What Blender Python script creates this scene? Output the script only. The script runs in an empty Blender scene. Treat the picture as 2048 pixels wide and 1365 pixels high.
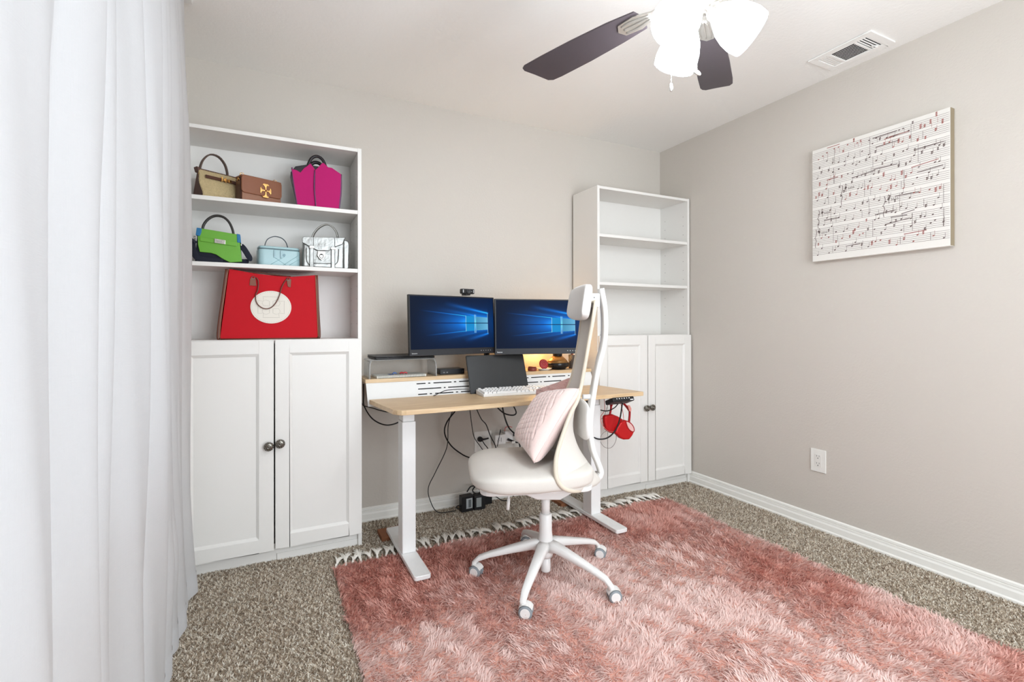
import bpy, bmesh, math, random
import numpy as np
from mathutils import Vector, Matrix
random.seed(7); rng = np.random.default_rng(11)
PI = math.pi
scn = bpy.context.scene
COL = scn.collection

# ------------------------------------------------------------------ camera, world, light, exposure
cam = bpy.data.cameras.new('camera'); camo = bpy.data.objects.new('camera', cam); COL.objects.link(camo)
cam.lens = 981.85 / 2048 * 36; cam.sensor_width = 36; cam.sensor_fit = 'HORIZONTAL'
cam.shift_y = -31.03 / 2048; cam.clip_start = 0.02
camo.location = (-2.6929, -2.8809, 1.1196)
camo.rotation_euler = (PI / 2, math.radians(0.0725), -math.radians(26.277))
scn.camera = camo
scn.view_settings.view_transform = 'Standard'; scn.view_settings.look = 'None'
scn.view_settings.gamma = 1; scn.view_settings.use_curve_mapping = False
scn.view_settings.exposure = 0.23
world = bpy.data.worlds.new('world'); scn.world = world; world.use_nodes = True
world.node_tree.nodes['Background'].inputs[0].default_value = (0.95, 0.97, 1.0, 1)
world.node_tree.nodes['Background'].inputs[1].default_value = 0.30

def area(name, loc, rot, sx, sy, power, color):
    l = bpy.data.lights.new(name, 'AREA'); l.shape = 'RECTANGLE'; l.size = sx; l.size_y = sy
    l.energy = power; l.color = color
    o = bpy.data.objects.new(name, l); o.location = loc; o.rotation_euler = rot; COL.objects.link(o); return o
WIN_P, FILL_P, BULB_P = 1.5, 72, 4.0
area('window_daylight', (-3.30, -1.53, 1.45), (0, -PI / 2, 0), 1.5, 1.6, WIN_P, (0.93, 0.97, 1.0))   # daylight just outside the curtained window
area('added_fill_light', (-1.45, -3.95, 1.35), (PI / 2, 0, 0), 1.9, 2.0, FILL_P, (.85, .93, 1.0))       # unseen fill light added behind the camera, shining in through the opening

# ------------------------------------------------------------------ helpers
def lin(c):
    return tuple((x / 12.92 if x <= 0.04045 else ((x + 0.055) / 1.055) ** 2.4) for x in c)
def S(r, g, b): return lin((r / 255, g / 255, b / 255))

def mat(name, col, rough=0.5, metal=0.0, bump=None, noise=None, emit=None, coat=0, trans=0, ior=1.45, alpha=1, sheen=0):
    m = bpy.data.materials.new(name); m.use_nodes = True; nt = m.node_tree; b = nt.nodes['Principled BSDF']
    b.inputs['Base Color'].default_value = (*col, 1); b.inputs['Roughness'].default_value = rough
    b.inputs['Metallic'].default_value = metal; b.inputs['IOR'].default_value = ior
    if coat: b.inputs['Coat Weight'].default_value = coat
    if trans: b.inputs['Transmission Weight'].default_value = trans
    if sheen: b.inputs['Sheen Weight'].default_value = sheen
    if alpha < 1: b.inputs['Alpha'].default_value = alpha
    if emit: b.inputs['Emission Color'].default_value = (*emit[0], 1); b.inputs['Emission Strength'].default_value = emit[1]
    tc = nt.nodes.new('ShaderNodeTexCoord')
    if noise:   # (scale, amount)
        n = nt.nodes.new('ShaderNodeTexNoise'); n.inputs['Scale'].default_value = noise[0]; n.inputs['Detail'].default_value = 4
        nt.links.new(tc.outputs['Object'], n.inputs['Vector'])
        r = nt.nodes.new('ShaderNodeMixRGB'); r.inputs[1].default_value = (*[c * (1 - noise[1]) for c in col], 1)
        r.inputs[2].default_value = (*[min(1, c * (1 + noise[1])) for c in col], 1)
        nt.links.new(n.outputs['Fac'], r.inputs[0]); nt.links.new(r.outputs[0], b.inputs['Base Color'])
    if bump:    # (scale, strength, distance)
        n = nt.nodes.new('ShaderNodeTexNoise'); n.inputs['Scale'].default_value = bump[0]; n.inputs['Detail'].default_value = 3
        nt.links.new(tc.outputs['Object'], n.inputs['Vector'])
        bm_ = nt.nodes.new('ShaderNodeBump'); bm_.inputs['Strength'].default_value = bump[1]; bm_.inputs['Distance'].default_value = bump[2]
        nt.links.new(n.outputs['Fac'], bm_.inputs['Height']); nt.links.new(bm_.outputs[0], b.inputs['Normal'])
    return m

def attr_mat(name, rough=0.9, emit=0.0, sheen=0.0):
    m = bpy.data.materials.new(name); m.use_nodes = True; nt = m.node_tree; b = nt.nodes['Principled BSDF']
    a = nt.nodes.new('ShaderNodeAttribute'); a.attribute_name = 'tint'
    b.inputs['Roughness'].default_value = rough; b.inputs['Specular IOR Level'].default_value = 0.2
    if emit:
        b.inputs['Base Color'].default_value = (0.004, 0.004, 0.004, 1); b.inputs['Roughness'].default_value = 0.5; b.inputs['Specular IOR Level'].default_value = 0.06
        nt.links.new(a.outputs['Color'], b.inputs['Emission Color']); b.inputs['Emission Strength'].default_value = emit
    else:
        nt.links.new(a.outputs['Color'], b.inputs['Base Color'])
    if not emit:
        tr = nt.nodes.new('ShaderNodeBsdfTranslucent'); mx = nt.nodes.new('ShaderNodeMixShader'); mx.inputs[0].default_value = .3
        nt.links.new(a.outputs['Color'], tr.inputs[0]); nt.links.new(b.outputs[0], mx.inputs[1]); nt.links.new(tr.outputs[0], mx.inputs[2])
        nt.links.new(mx.outputs[0], nt.nodes['Material Output'].inputs[0])
    return m

class M:
    """collects shapes into one mesh"""
    def __init__(s): s.v = []; s.f = []; s.sm = []; s.mi = []; s.cur = 0
    def add(s, vs, fs, smooth=False):
        n = len(s.v); s.v += [tuple(p) for p in vs]
        for f in fs: s.f.append(tuple(i + n for i in f)); s.sm.append(smooth); s.mi.append(s.cur)
        return s
    def box(s, x0, x1, y0, y1, z0, z1):
        v = [(x, y, z) for z in (z0, z1) for y in (y0, y1) for x in (x0, x1)]
        return s.add(v, [(0, 2, 3, 1), (4, 5, 7, 6), (0, 1, 5, 4), (2, 6, 7, 3), (0, 4, 6, 2), (1, 3, 7, 5)])
    def obox(s, c, e, mx):
        v = [Vector(c) + mx @ Vector((x * e[0], y * e[1], z * e[2])) for z in (-.5, .5) for y in (-.5, .5) for x in (-.5, .5)]
        return s.add(v, [(0, 2, 3, 1), (4, 5, 7, 6), (0, 1, 5, 4), (2, 6, 7, 3), (0, 4, 6, 2), (1, 3, 7, 5)])
    def prism(s, poly, a0, a1, plane='xz', smooth=False):
        def P(p, a): return {'xz': (p[0], a, p[1]), 'xy': (p[0], p[1], a), 'yz': (a, p[0], p[1])}[plane]
        n = len(poly); v = [P(p, a0) for p in poly] + [P(p, a1) for p in poly]
        f = [tuple(range(n)), tuple(range(2 * n - 1, n - 1, -1))]
        s.add(v, f)
        return s.add(v, [(i, i + n, (i + 1) % n + n, (i + 1) % n) for i in range(n)], smooth)
    def tube(s, pts, r, n=10, closed=False, sub=6, w=None, caps=True):
        """r: radius, list of radii, or (thin, wide) with w = direction of the wide axis"""
        pts = [Vector(p) for p in pts]
        if sub > 1 and len(pts) > 2:
            q = []; R = []; m = len(pts); rr = r if isinstance(r, list) else None
            rng_ = range(m) if closed else range(m - 1)
            for i in rng_:
                p0 = pts[(i - 1) % m] if (closed or i > 0) else pts[i] * 2 - pts[i + 1]
                p1, p2 = pts[i], pts[(i + 1) % m]
                p3 = pts[(i + 2) % m] if (closed or i + 2 < m) else p2 * 2 - p1
                for k in range(sub):
                    t = k / sub
                    q.append(0.5 * ((2 * p1) + (p2 - p0) * t + (2 * p0 - 5 * p1 + 4 * p2 - p3) * t * t + (3 * p1 - p0 - 3 * p2 + p3) * t ** 3))
                    if rr: R.append(rr[i] * (1 - t) + rr[(i + 1) % m] * t)
            if not closed:
                q.append(pts[-1]);
                if rr: R.append(rr[-1])
            pts = q
            if rr: r = R
        m = len(pts); vs = []
        N = None
        for i, p in enumerate(pts):
            if closed: t = pts[(i + 1) % m] - pts[i - 1]
            else: t = pts[min(i + 1, m - 1)] - pts[max(i - 1, 0)]
            t = t.normalized() if t.length > 1e-9 else Vector((0, 0, 1))
            if w is not None:
                B = Vector(w) - t * Vector(w).dot(t)
                B.normalize(); Nn = B.cross(t)
            else:
                if N is None:
                    h = Vector((0, 0, 1)) if abs(t.z) < .9 else Vector((1, 0, 0))
                    N = (h - t * h.dot(t)).normalized()
                else: N = (N - t * N.dot(t)).normalized()
                Nn = N; B = t.cross(N)
            ra, rb = (r[i], r[i]) if isinstance(r, list) else (r if isinstance(r, tuple) else (r, r))
            for k in range(n):
                a = 2 * PI * k / n
                if isinstance(r, tuple):
                    ca, sa = math.cos(a), math.sin(a); ex = 0.5
                    ca = math.copysign(abs(ca) ** ex, ca); sa = math.copysign(abs(sa) ** ex, sa)
                    vs.append(p + Nn * ra * ca + B * rb * sa)
                else: vs.append(p + Nn * ra * math.cos(a) + B * rb * math.sin(a))
        fs = []
        for i in range(m if closed else m - 1):
            j = (i + 1) % m
            for k in range(n):
                k2 = (k + 1) % n; fs.append((i * n + k, i * n + k2, j * n + k2, j * n + k))
        s.add(vs, fs, True)
        if caps and not closed:
            s.add(vs[:n], [tuple(range(n - 1, -1, -1))]); s.add(vs[-n:], [tuple(range(n))])
        return s
    def lathe(s, prof, c=(0, 0, 0), n=28, mx=None, smooth=True, caps=True):
        vs = []
        for r, z in prof:
            for k in range(n):
                a = 2 * PI * k / n; p = Vector((r * math.cos(a), r * math.sin(a), z))
                if mx: p = mx @ p
                vs.append(Vector(c) + p)
        fs = [(i * n + k, i * n + (k + 1) % n, (i + 1) * n + (k + 1) % n, (i + 1) * n + k) for i in range(len(prof) - 1) for k in range(n)]
        s.add(vs, fs, smooth)
        if caps:
            s.add(vs[:n], [tuple(range(n - 1, -1, -1))]); s.add(vs[-n:], [tuple(range(n))])
        return s
    def grid(s, fn, nu, nv, smooth=True, closed_u=False):
        vs = [fn(i / (nu if closed_u else nu - 1), j / (nv - 1)) for j in range(nv) for i in range(nu)]
        fs = []
        for j in range(nv - 1):
            for i in range(nu if closed_u else nu - 1):
                i2 = (i + 1) % nu; fs.append((j * nu + i, j * nu + i2, (j + 1) * nu + i2, (j + 1) * nu + i))
        return s.add(vs, fs, smooth)
    def ball(s, c, r, sc=(1, 1, 1), n=16):
        prof = [(r * math.sin(PI * i / 10) + (1e-5 if i in (0, 10) else 0), -r * math.cos(PI * i / 10)) for i in range(11)]
        return s.lathe(prof, c, n, Matrix.Diagonal(sc))
    def xf(s, mx): s.v = [tuple(mx @ Vector(p)) for p in s.v]; return s

def link(name, me, m, parent=None):
    o = bpy.data.objects.new(name, me); COL.objects.link(o)
    for k in (m if isinstance(m, (list, tuple)) else [m]): me.materials.append(k)
    if parent: o.parent = parent
    return o

def obj(name, mb, m, parent=None, bevel=0, seg=2, solid=0, subd=0, label=None):
    me = bpy.data.meshes.new(name); me.from_pydata(mb.v, [], mb.f)
    me.polygons.foreach_set('use_smooth', mb.sm)
    if max(mb.mi, default=0): me.polygons.foreach_set('material_index', mb.mi)
    bm_ = bmesh.new(); bm_.from_mesh(me); bmesh.ops.remove_doubles(bm_, verts=bm_.verts, dist=1e-6)
    bmesh.ops.recalc_face_normals(bm_, faces=bm_.faces); bm_.to_mesh(me); bm_.free(); me.update()
    o = link(name, me, m, parent)
    if solid:
        k = o.modifiers.new('solid', 'SOLIDIFY'); k.thickness = abs(solid); k.offset = 0 if solid > 0 else -1
    if bevel:
        k = o.modifiers.new('bevel', 'BEVEL'); k.width = bevel; k.segments = seg; k.limit_method = 'ANGLE'; k.angle_limit = math.radians(40)
        k.harden_normals = False
    if subd:
        k = o.modifiers.new('sub', 'SUBSURF'); k.levels = subd; k.render_levels = subd
    if label: o['label'] = label
    return o

def tag(o, label, cat, group=None, kind=None):
    o['label'] = label; o['category'] = cat
    if group: o['group'] = group
    if kind: o['kind'] = kind
    return o
def thing(name, label, cat, loc=(0, 0, 0), rz=0, group=None):
    o = bpy.data.objects.new(name, None); COL.objects.link(o); o.empty_display_size = .05
    o.location = loc; o.rotation_euler = (0, 0, rz); return tag(o, label, cat, group)
def struct(name, mb, m, parent=None, bevel=0):
    o = obj(name, mb, m, parent, bevel)
    if not parent: o['kind'] = 'structure'
    return o
def text_mesh(body, size, extr=0.0004):
    c = bpy.data.curves.new('lettering', 'FONT'); c.body = body; c.size = size; c.extrude = extr; c.align_x = 'LEFT'; c.resolution_u = 3
    o = bpy.data.objects.new('lettering', c); COL.objects.link(o)
    dg = bpy.context.evaluated_depsgraph_get(); me = bpy.data.meshes.new_from_object(o.evaluated_get(dg))
    bpy.data.objects.remove(o); return me
def rrect(x0, x1, z0, z1, r, n=5):
    out = []
    for cx_, cz_, a0 in ((x1 - r, z1 - r, 0), (x0 + r, z1 - r, 90), (x0 + r, z0 + r, 180), (x1 - r, z0 + r, 270)):
        for k in range(n + 1):
            a = math.radians(a0 + 90 * k / n); out.append((cx_ + r * math.cos(a), cz_ + r * math.sin(a)))
    return out
def arch(x0, z0, x1, z1, top, n=9, flat=1.0):
    out = []
    for k in range(n + 1):
        a = PI * k / n; t = (1 - math.cos(a)) / 2
        out.append((x0 + (x1 - x0) * t, z0 + (z1 - z0) * t + (top - (z0 + (z1 - z0) * .5)) * math.sin(a) ** flat))
    return out

# ------------------------------------------------------------------ materials
WALL = mat('greige_wall_paint', S(206, 199, 190), .85, bump=(90, .25, .004))
CEIL = mat('ceiling_paint', S(247, 245, 241), .9, bump=(70, .3, .004))
TRIM = mat('white_trim_paint', S(245, 243, 237), .45)
WHITE = mat('white_laminate', S(235, 232, 227), .38)
WMETAL = mat('white_powder_metal', S(235, 234, 232), .42)
WPLAS = mat('white_plastic', S(236, 234, 231), .35)
OAK = None
BLACK = mat('black_plastic', S(24, 24, 26), .45)
DGREY = mat('dark_grey_plastic', S(58, 58, 60), .5)
GREYP = mat('grey_rubber', S(140, 146, 150), .6)
CHROME = mat('brushed_nickel', S(200, 198, 194), .25, 1)
GOLD = mat('polished_gold', S(226, 178, 110), .22, 1)
PEWTER = mat('antique_pewter', S(128, 124, 116), .3, 1)
CABLEM = mat('black_cable_rubber', S(18, 17, 18), .5)
DARKHOLE = mat('dark_slot', S(30, 30, 30), .9)

def wood_mat():
    m = bpy.data.materials.new('light_oak_laminate'); m.use_nodes = True; nt = m.node_tree; b = nt.nodes['Principled BSDF']
    tc = nt.nodes.new('ShaderNodeTexCoord'); mp = nt.nodes.new('ShaderNodeMapping'); mp.inputs['Scale'].default_value = (1.2, 14, 14)
    n = nt.nodes.new('ShaderNodeTexNoise'); n.inputs['Scale'].default_value = 5; n.inputs['Detail'].default_value = 8; n.inputs['Distortion'].default_value = .6
    cr = nt.nodes.new('ShaderNodeValToRGB'); cr.color_ramp.elements[0].position = .32; cr.color_ramp.elements[0].color = (*S(205, 172, 131), 1)
    cr.color_ramp.elements[1].position = .7; cr.color_ramp.elements[1].color = (*S(226, 199, 161), 1)
    nt.links.new(tc.outputs['Object'], mp.inputs[0]); nt.links.new(mp.outputs[0], n.inputs['Vector']); nt.links.new(n.outputs['Fac'], cr.inputs[0])
    nt.links.new(cr.outputs[0], b.inputs['Base Color']); b.inputs['Roughness'].default_value = .42
    return m
OAK = wood_mat()

def curtain_mat():
    m = bpy.data.materials.new('sheer_white_linen'); m.use_nodes = True; nt = m.node_tree
    out = nt.nodes['Material Output']; b = nt.nodes['Principled BSDF']
    b.inputs['Base Color'].default_value = (*S(228, 228, 229), 1); b.inputs['Roughness'].default_value = .95; b.inputs['Specular IOR Level'].default_value = .1
    tr = nt.nodes.new('ShaderNodeBsdfTranslucent'); tr.inputs[0].default_value = (*S(250, 250, 252), 1)
    mx = nt.nodes.new('ShaderNodeMixShader'); mx.inputs[0].default_value = .38
    nt.links.new(b.outputs[0], mx.inputs[1]); nt.links.new(tr.outputs[0], mx.inputs[2]); nt.links.new(mx.outputs[0], out.inputs[0])
    tc = nt.nodes.new('ShaderNodeTexCoord'); mp = nt.nodes.new('ShaderNodeMapping'); mp.inputs['Scale'].default_value = (1, 25, 260)
    n = nt.nodes.new('ShaderNodeTexNoise'); n.inputs['Scale'].default_value = 1.5; n.inputs['Detail'].default_value = 4
    mp2 = nt.nodes.new('ShaderNodeMapping'); mp2.inputs['Scale'].default_value = (1, 500, 12)
    n2 = nt.nodes.new('ShaderNodeTexNoise'); n2.inputs['Scale'].default_value = 1.0
    ad = nt.nodes.new('ShaderNodeMath'); ad.operation = 'ADD'
    bp = nt.nodes.new('ShaderNodeBump'); bp.inputs['Strength'].default_value = .25; bp.inputs['Distance'].default_value = .002
    nt.links.new(tc.outputs['Object'], mp.inputs[0]); nt.links.new(mp.outputs[0], n.inputs['Vector'])
    nt.links.new(tc.outputs['Object'], mp2.inputs[0]); nt.links.new(mp2.outputs[0], n2.inputs['Vector'])
    nt.links.new(n.outputs['Fac'], ad.inputs[0]); nt.links.new(n2.outputs['Fac'], ad.inputs[1]); nt.links.new(ad.outputs[0], bp.inputs['Height'])
    nt.links.new(bp.outputs[0], b.inputs['Normal']); nt.links.new(bp.outputs[0], tr.inputs['Normal'])
    return m
CURT = curtain_mat()

# ------------------------------------------------------------------ the room
XL, YF, H = -3.09, -3.55, 2.449
struct('floor', M().box(XL - .1, .1, YF - .6, .1, -.1, 0), mat('carpet_backing', S(168, 152, 132), .95, noise=(60, .2)))
struct('ceiling', M().box(XL - .1, .1, YF - .6, .1, H, H + .1), CEIL)
struct('wall_back', M().box(XL - .1, .1, 0, .1, 0, H), WALL)
struct('wall_right', M().box(0, .1, YF, 0, 0, H), WALL)
WY0, WY1, WZ0, WZ1 = -2.30, -.76, .70, 2.10
wl = M(); wl.box(XL - .1, XL, YF, WY0, 0, H); wl.box(XL - .1, XL, WY1, 0, 0, H)
wl.box(XL - .1, XL, WY0, WY1, 0, WZ0); wl.box(XL - .1, XL, WY0, WY1, WZ1, H)
struct('wall_left', wl, WALL)
DX0, DX1, DZ = -2.40, -.50, 2.25  # wide opening left in the unseen wall for the added fill light
wf = M(); wf.box(XL - .1, DX0, YF - .1, YF, 0, H); wf.box(DX1, .1, YF - .1, YF, 0, H); wf.box(DX0, DX1, YF - .1, YF, DZ, H)
struct('wall_front', wf, WALL)
fr = M()
for (x0, x1, z0, z1) in ((DX0 - .07, DX0, 0, DZ + .07), (DX1, DX1 + .07, 0, DZ + .07), (DX0, DX1, DZ, DZ + .07)): fr.box(x0, x1, YF, YF + .018, z0, z1)
struct('trim_1', fr, TRIM, bevel=.004)
win = struct('window_1', M().box(XL - .085, XL - .075, WY0, WY1, WZ0, WZ1), mat('window_glass', (1, 1, 1), .02, trans=1, ior=1.05))
wfr = M()
for (y0, y1, z0, z1) in ((WY0, WY0 + .05, WZ0, WZ1), (WY1 - .05, WY1, WZ0, WZ1), (WY0 + .05, WY1 - .05, WZ0, WZ0 + .05), (WY0 + .05, WY1 - .05, WZ1 - .05, WZ1), (WY0 + .05, WY1 - .05, 1.38, 1.42)):
    wfr.box(XL - .09, XL - .05, y0, y1, z0, z1)
struct('window_frame', wfr, TRIM, win)
struct('window_sill', M().box(XL - .05, XL + .03, WY0 - .03, WY1 + .03, WZ0 - .02, WZ0), TRIM, win)

def baseboard(name, run, length):
    """profile (out from wall, z) swept along the wall"""
    prof = [(0, 0), (.016, 0), (.016, .012), (.012, .018), (.012, .045), (.009, .053), (.009, .062), (.006, .064), (.009, .067), (.008, .078), (.003, .083), (0, .083)]
    m = M(); n = len(prof)
    v = [run(p, 0) for p in prof] + [run(p, length) for p in prof]
    m.add(v, [(i, (i + 1) % n, (i + 1) % n + n, i + n) for i in range(n)] + [tuple(range(n)), tuple(range(n, 2 * n))])
    struct(name, m, TRIM)
baseboard('baseboard_back', lambda p, t: (-2.27 + t, -p[0], p[1]), 1.45)
baseboard('baseboard_right', lambda p, t: (-p[0], -.002 - t, p[1]), -YF - .01)
baseboard('baseboard_left', lambda p, t: (XL + p[0], -.35 - t, p[1]), -YF - .36)

# ------------------------------------------------------------------ carpet pile and shag rug (numpy blades)
def smooth_noise(x, y, freq, seed, n=7):
    r = np.random.default_rng(seed); out = np.zeros_like(x)
    for _ in range(n):
        a = r.uniform(0, 2 * PI); f_ = freq * r.uniform(.5, 1.6); ph = r.uniform(0, 2 * PI)
        out += np.sin((x * math.cos(a) + y * math.sin(a)) * f_ + ph)
    return out / math.sqrt(n)
def blades(name, px, py, pz, dirx, diry, length, lean, width, cols, m, parent=None, segs=3, curl=.35, rot=None):
    n = len(px); rows = segs + 1
    t = np.linspace(0, 1, rows)
    lean = np.clip(lean, 0, 1.5)
    hx = dirx[:, None] * (np.sin(lean)[:, None] * length[:, None] * (t ** (1 + curl)))
    hy = diry[:, None] * (np.sin(lean)[:, None] * length[:, None] * (t ** (1 + curl)))
    hz = np.cos(lean)[:, None] * length[:, None] * (t ** (1 / (1 + curl * .6)))
    wa = rng.uniform(0, 2 * PI, n) if rot is None else rot
    wx, wy = np.cos(wa), np.sin(wa)
    wt = width[:, None] * (1 - .82 * t ** 2) * .5
    cx = px[:, None] + hx; cy = py[:, None] + hy; cz = pz + hz
    V = np.empty((n, rows, 2, 3), dtype=np.float32)
    V[:, :, 0, 0] = cx - wx[:, None] * wt; V[:, :, 1, 0] = cx + wx[:, None] * wt
    V[:, :, 0, 1] = cy - wy[:, None] * wt; V[:, :, 1, 1] = cy + wy[:, None] * wt
    V[:, :, 0, 2] = cz; V[:, :, 1, 2] = cz
    base = (np.arange(n) * rows * 2)[:, None, None]
    k = (np.arange(segs) * 2)[None, :, None]
    F = base + k + np.array([0, 1, 3, 2])[None, None, :]
    me = bpy.data.meshes.new(name); nv = n * rows * 2; nf = n * segs
    me.vertices.add(nv); me.vertices.foreach_set('co', V.reshape(-1))
    me.loops.add(nf * 4); me.loops.foreach_set('vertex_index', F.reshape(-1).astype(np.int32))
    me.polygons.add(nf); me.polygons.foreach_set('loop_start', np.arange(nf, dtype=np.int32) * 4)
    me.polygons.foreach_set('use_smooth', np.ones(nf, dtype=bool))
    me.update(calc_edges=True)
    at = me.attributes.new('tint', 'FLOAT_COLOR', 'POINT')
    C = np.ones((n, rows, 2, 4), dtype=np.float32); C[..., :3] = cols[:, None, None, :]
    at.data.foreach_set('color', C.reshape(-1))
    return link(name, me, m, parent)

RX0, RX1, RY0, RY1 = -2.435, -.425, -.50, -3.15
def carpet():
    d = 60000
    area_ = (-XL) * 3.3; n = int(area_ * d)
    x = rng.uniform(XL, 0, n); y = rng.uniform(-3.3, 0, n)
    k = ~((x > RX0 + .04) & (x < RX1 - .04) & (y < RY0 - .04) & (y > RY1 + .04))
    k &= ~((y > -.27) & (x < -2.28)) & ~((y > -.27) & (x > -.81))
    x, y = x[k], y[k]; n = len(x)
    g = smooth_noise(x, y, 420, 3) + .8 * rng.normal(size=n)
    pal = np.array([S(160, 143, 125), S(204, 189, 170), S(230, 218, 201), S(246, 239, 226)])
    idx = np.clip(((g + 1.25) / 2.5 * 4).astype(int), 0, 3)
    cols = pal[idx] * rng.uniform(.88, 1.1, n)[:, None]
    a = rng.uniform(0, 2 * PI, n)
    o = blades('carpet_pile', x, y, 0.0, np.cos(a), np.sin(a), rng.uniform(.007, .013, n), rng.uniform(.4, 1.25, n), rng.uniform(.0036, .0060, n), cols,
               attr_mat('speckled_carpet_yarn', .95), segs=2)
    tag(o, 'speckled grey and beige cut pile carpet covering the floor', 'carpet', kind='stuff')
carpet()

def rug():
    t = thing('shag_rug', 'pink shaggy area rug with cream fringe under the desk and chair', 'rug', ((RX0 + RX1) / 2, (RY0 + RY1) / 2, 0))
    w2, h2 = (RX1 - RX0) / 2, (RY0 - RY1) / 2; ox, oy = (RX0 + RX1) / 2, (RY0 + RY1) / 2
    obj('rug_backing', M().box(-w2 + .01, w2 - .01, -h2 + .01, h2 - .01, .002, .012), mat('rug_backing_weave', S(222, 168, 152), .95), t)
    d = 44000; n = int(4 * w2 * h2 * d)
    x = rng.uniform(-w2, w2, n); y = rng.uniform(-h2, h2, n); wx_, wy_ = x + ox, y + oy
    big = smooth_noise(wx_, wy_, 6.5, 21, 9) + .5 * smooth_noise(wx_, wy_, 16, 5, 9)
    # brushed-pile shading painted as strand colour: deep by desk and wall, pale mid-rug
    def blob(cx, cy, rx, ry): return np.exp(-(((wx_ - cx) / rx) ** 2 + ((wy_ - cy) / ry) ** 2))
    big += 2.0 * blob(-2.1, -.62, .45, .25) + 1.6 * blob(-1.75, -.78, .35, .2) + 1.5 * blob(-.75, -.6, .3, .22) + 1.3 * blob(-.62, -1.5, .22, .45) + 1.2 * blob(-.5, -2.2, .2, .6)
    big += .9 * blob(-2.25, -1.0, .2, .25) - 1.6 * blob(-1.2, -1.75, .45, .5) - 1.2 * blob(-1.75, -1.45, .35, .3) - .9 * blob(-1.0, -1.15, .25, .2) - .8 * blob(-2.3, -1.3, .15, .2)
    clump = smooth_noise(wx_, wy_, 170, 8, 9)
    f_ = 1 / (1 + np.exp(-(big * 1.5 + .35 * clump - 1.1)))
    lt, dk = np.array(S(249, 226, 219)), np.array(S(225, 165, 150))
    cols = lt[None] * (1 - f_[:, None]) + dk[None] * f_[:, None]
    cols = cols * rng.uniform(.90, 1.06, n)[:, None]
    ang = 1.7 * smooth_noise(wx_, wy_, 9, 31, 7) + 1.1 * smooth_noise(wx_, wy_, 60, 32, 7) + rng.normal(size=n) * .35 - 1.2
    lean = .80 + .25 * (1 - f_) + rng.normal(size=n) * .25
    L = rng.uniform(.018, .030, n)
    wd = rng.uniform(.0038, .0060, n)
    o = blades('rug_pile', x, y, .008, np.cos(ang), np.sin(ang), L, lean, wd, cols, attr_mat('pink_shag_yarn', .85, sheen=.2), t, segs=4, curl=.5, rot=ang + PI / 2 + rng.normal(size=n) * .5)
    o['kind'] = 'stuff'
    # fringe tassels along the far edge
    cream = mat('cream_cotton_fringe', S(248, 243, 234), .95)
    protos = []
    for v in range(4):
        m = M(); r = random.Random(v)
        m.tube([(0, -.02, .014), (0, .004, .018), (0, .014, .014)], [.005, .006, .004], 6, sub=2)
        for k in range(17):
            sp = r.uniform(-.030, .030); ln = r.uniform(.085, .125)
            m.tube([(0, .01, .014), (sp * .35, .01 + ln * .4, .017 + r.uniform(0, .006)), (sp, ln, .009 + r.uniform(0, .006))], [.0036, .0030, .0018], 5, sub=3)
        protos.append(m)
    cnt = 54
    meshes = []
    for i in range(cnt):
        x_ = -w2 + .02 + (2 * w2 - .04) * i / (cnt - 1) + random.uniform(-.008, .008)
        if i < 4:
            o = obj('tassel', protos[i], cream, t); meshes.append(o.data)
        else:
            o = bpy.data.objects.new('tassel', meshes[random.randrange(4)]); COL.objects.link(o); o.parent = t
        o.location = (x_, h2 + .006, 0); o.rotation_euler = (0, 0, random.uniform(-.4, .4)); o.scale = (random.choice((-1, 1)), random.uniform(.8, 1.1), 1)
rug()

# ------------------------------------------------------------------ curtain
def curtain():
    t = thing('sheer_curtain', 'floor-length sheer white linen curtain over the window at the left', 'curtain', (-2.98, -1.6, 0))
    creases = [-3.3, -3.05, -2.86, -2.62, -2.40, -2.10, -1.89, -1.72, -1.60, -1.34, -1.12, -.98, -.86, -.72, -.60, -.42]
    def fold(y, z):
        sh = .012 * math.sin(z * 2.1 + y * 3) + .006 * math.sin(z * 5 + y * 9)
        yy = y + sh
        for i in range(len(creases) - 1):
            if yy <= creases[i + 1] or i == len(creases) - 2:
                a, b = creases[i], creases[i + 1]; tt = min(1, max(0, (yy - a) / (b - a)))
                w = b - a
                amp = .016 + .10 * w * (.8 + .35 * math.sin(i * 2.3))
                if b > -.9: amp *= .42
                k = math.sin(PI * tt ** (.8 if i % 2 else 1.25)) ** .8
                return -2.997 + amp * k
    def P(u, v):
        z = .018 + v * (2.444 - .018)
        ye = -.405 - .12 * max(0, (z - 1.9) / .54) + .022 * math.exp(-z * 3)
        y = -3.3 + (ye + 3.3) * u
        yq = -3.3 + (-.42 + 3.3) * u
        lowf = math.exp(-z * 2.2)
        x = fold(yq, z) - .008 * max(0, (yq + 1.0) / .6) + .020 * math.exp(-z * 2.0) * max(0, (yq + 1.0) / .6) + lowf * .010 * math.sin(yq * 21) + .003 * math.sin(yq * 47 + z * 4) + .006 * math.sin(z * 3.1 + yq * 6)
        x += .012 * math.exp(-((z - .35) / .12) ** 2) * math.exp(-((yq + .95) / .12) ** 2)
        return (x + 2.98, y + 1.6, z + .004 * math.sin(yq * 30))
    obj('curtain_panel', M().grid(P, 620, 60), CURT, t)
    def Q(u, v):
        p = P(u, v * .034); return (p[0] + .0018, p[1], p[2])
    obj('hem', M().grid(Q, 620, 3), CURT, t)
    obj('curtain_track', M().box(-.045, .005, -1.7, 1.1, 2.435, 2.449), WPLAS, t)
curtain()

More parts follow.
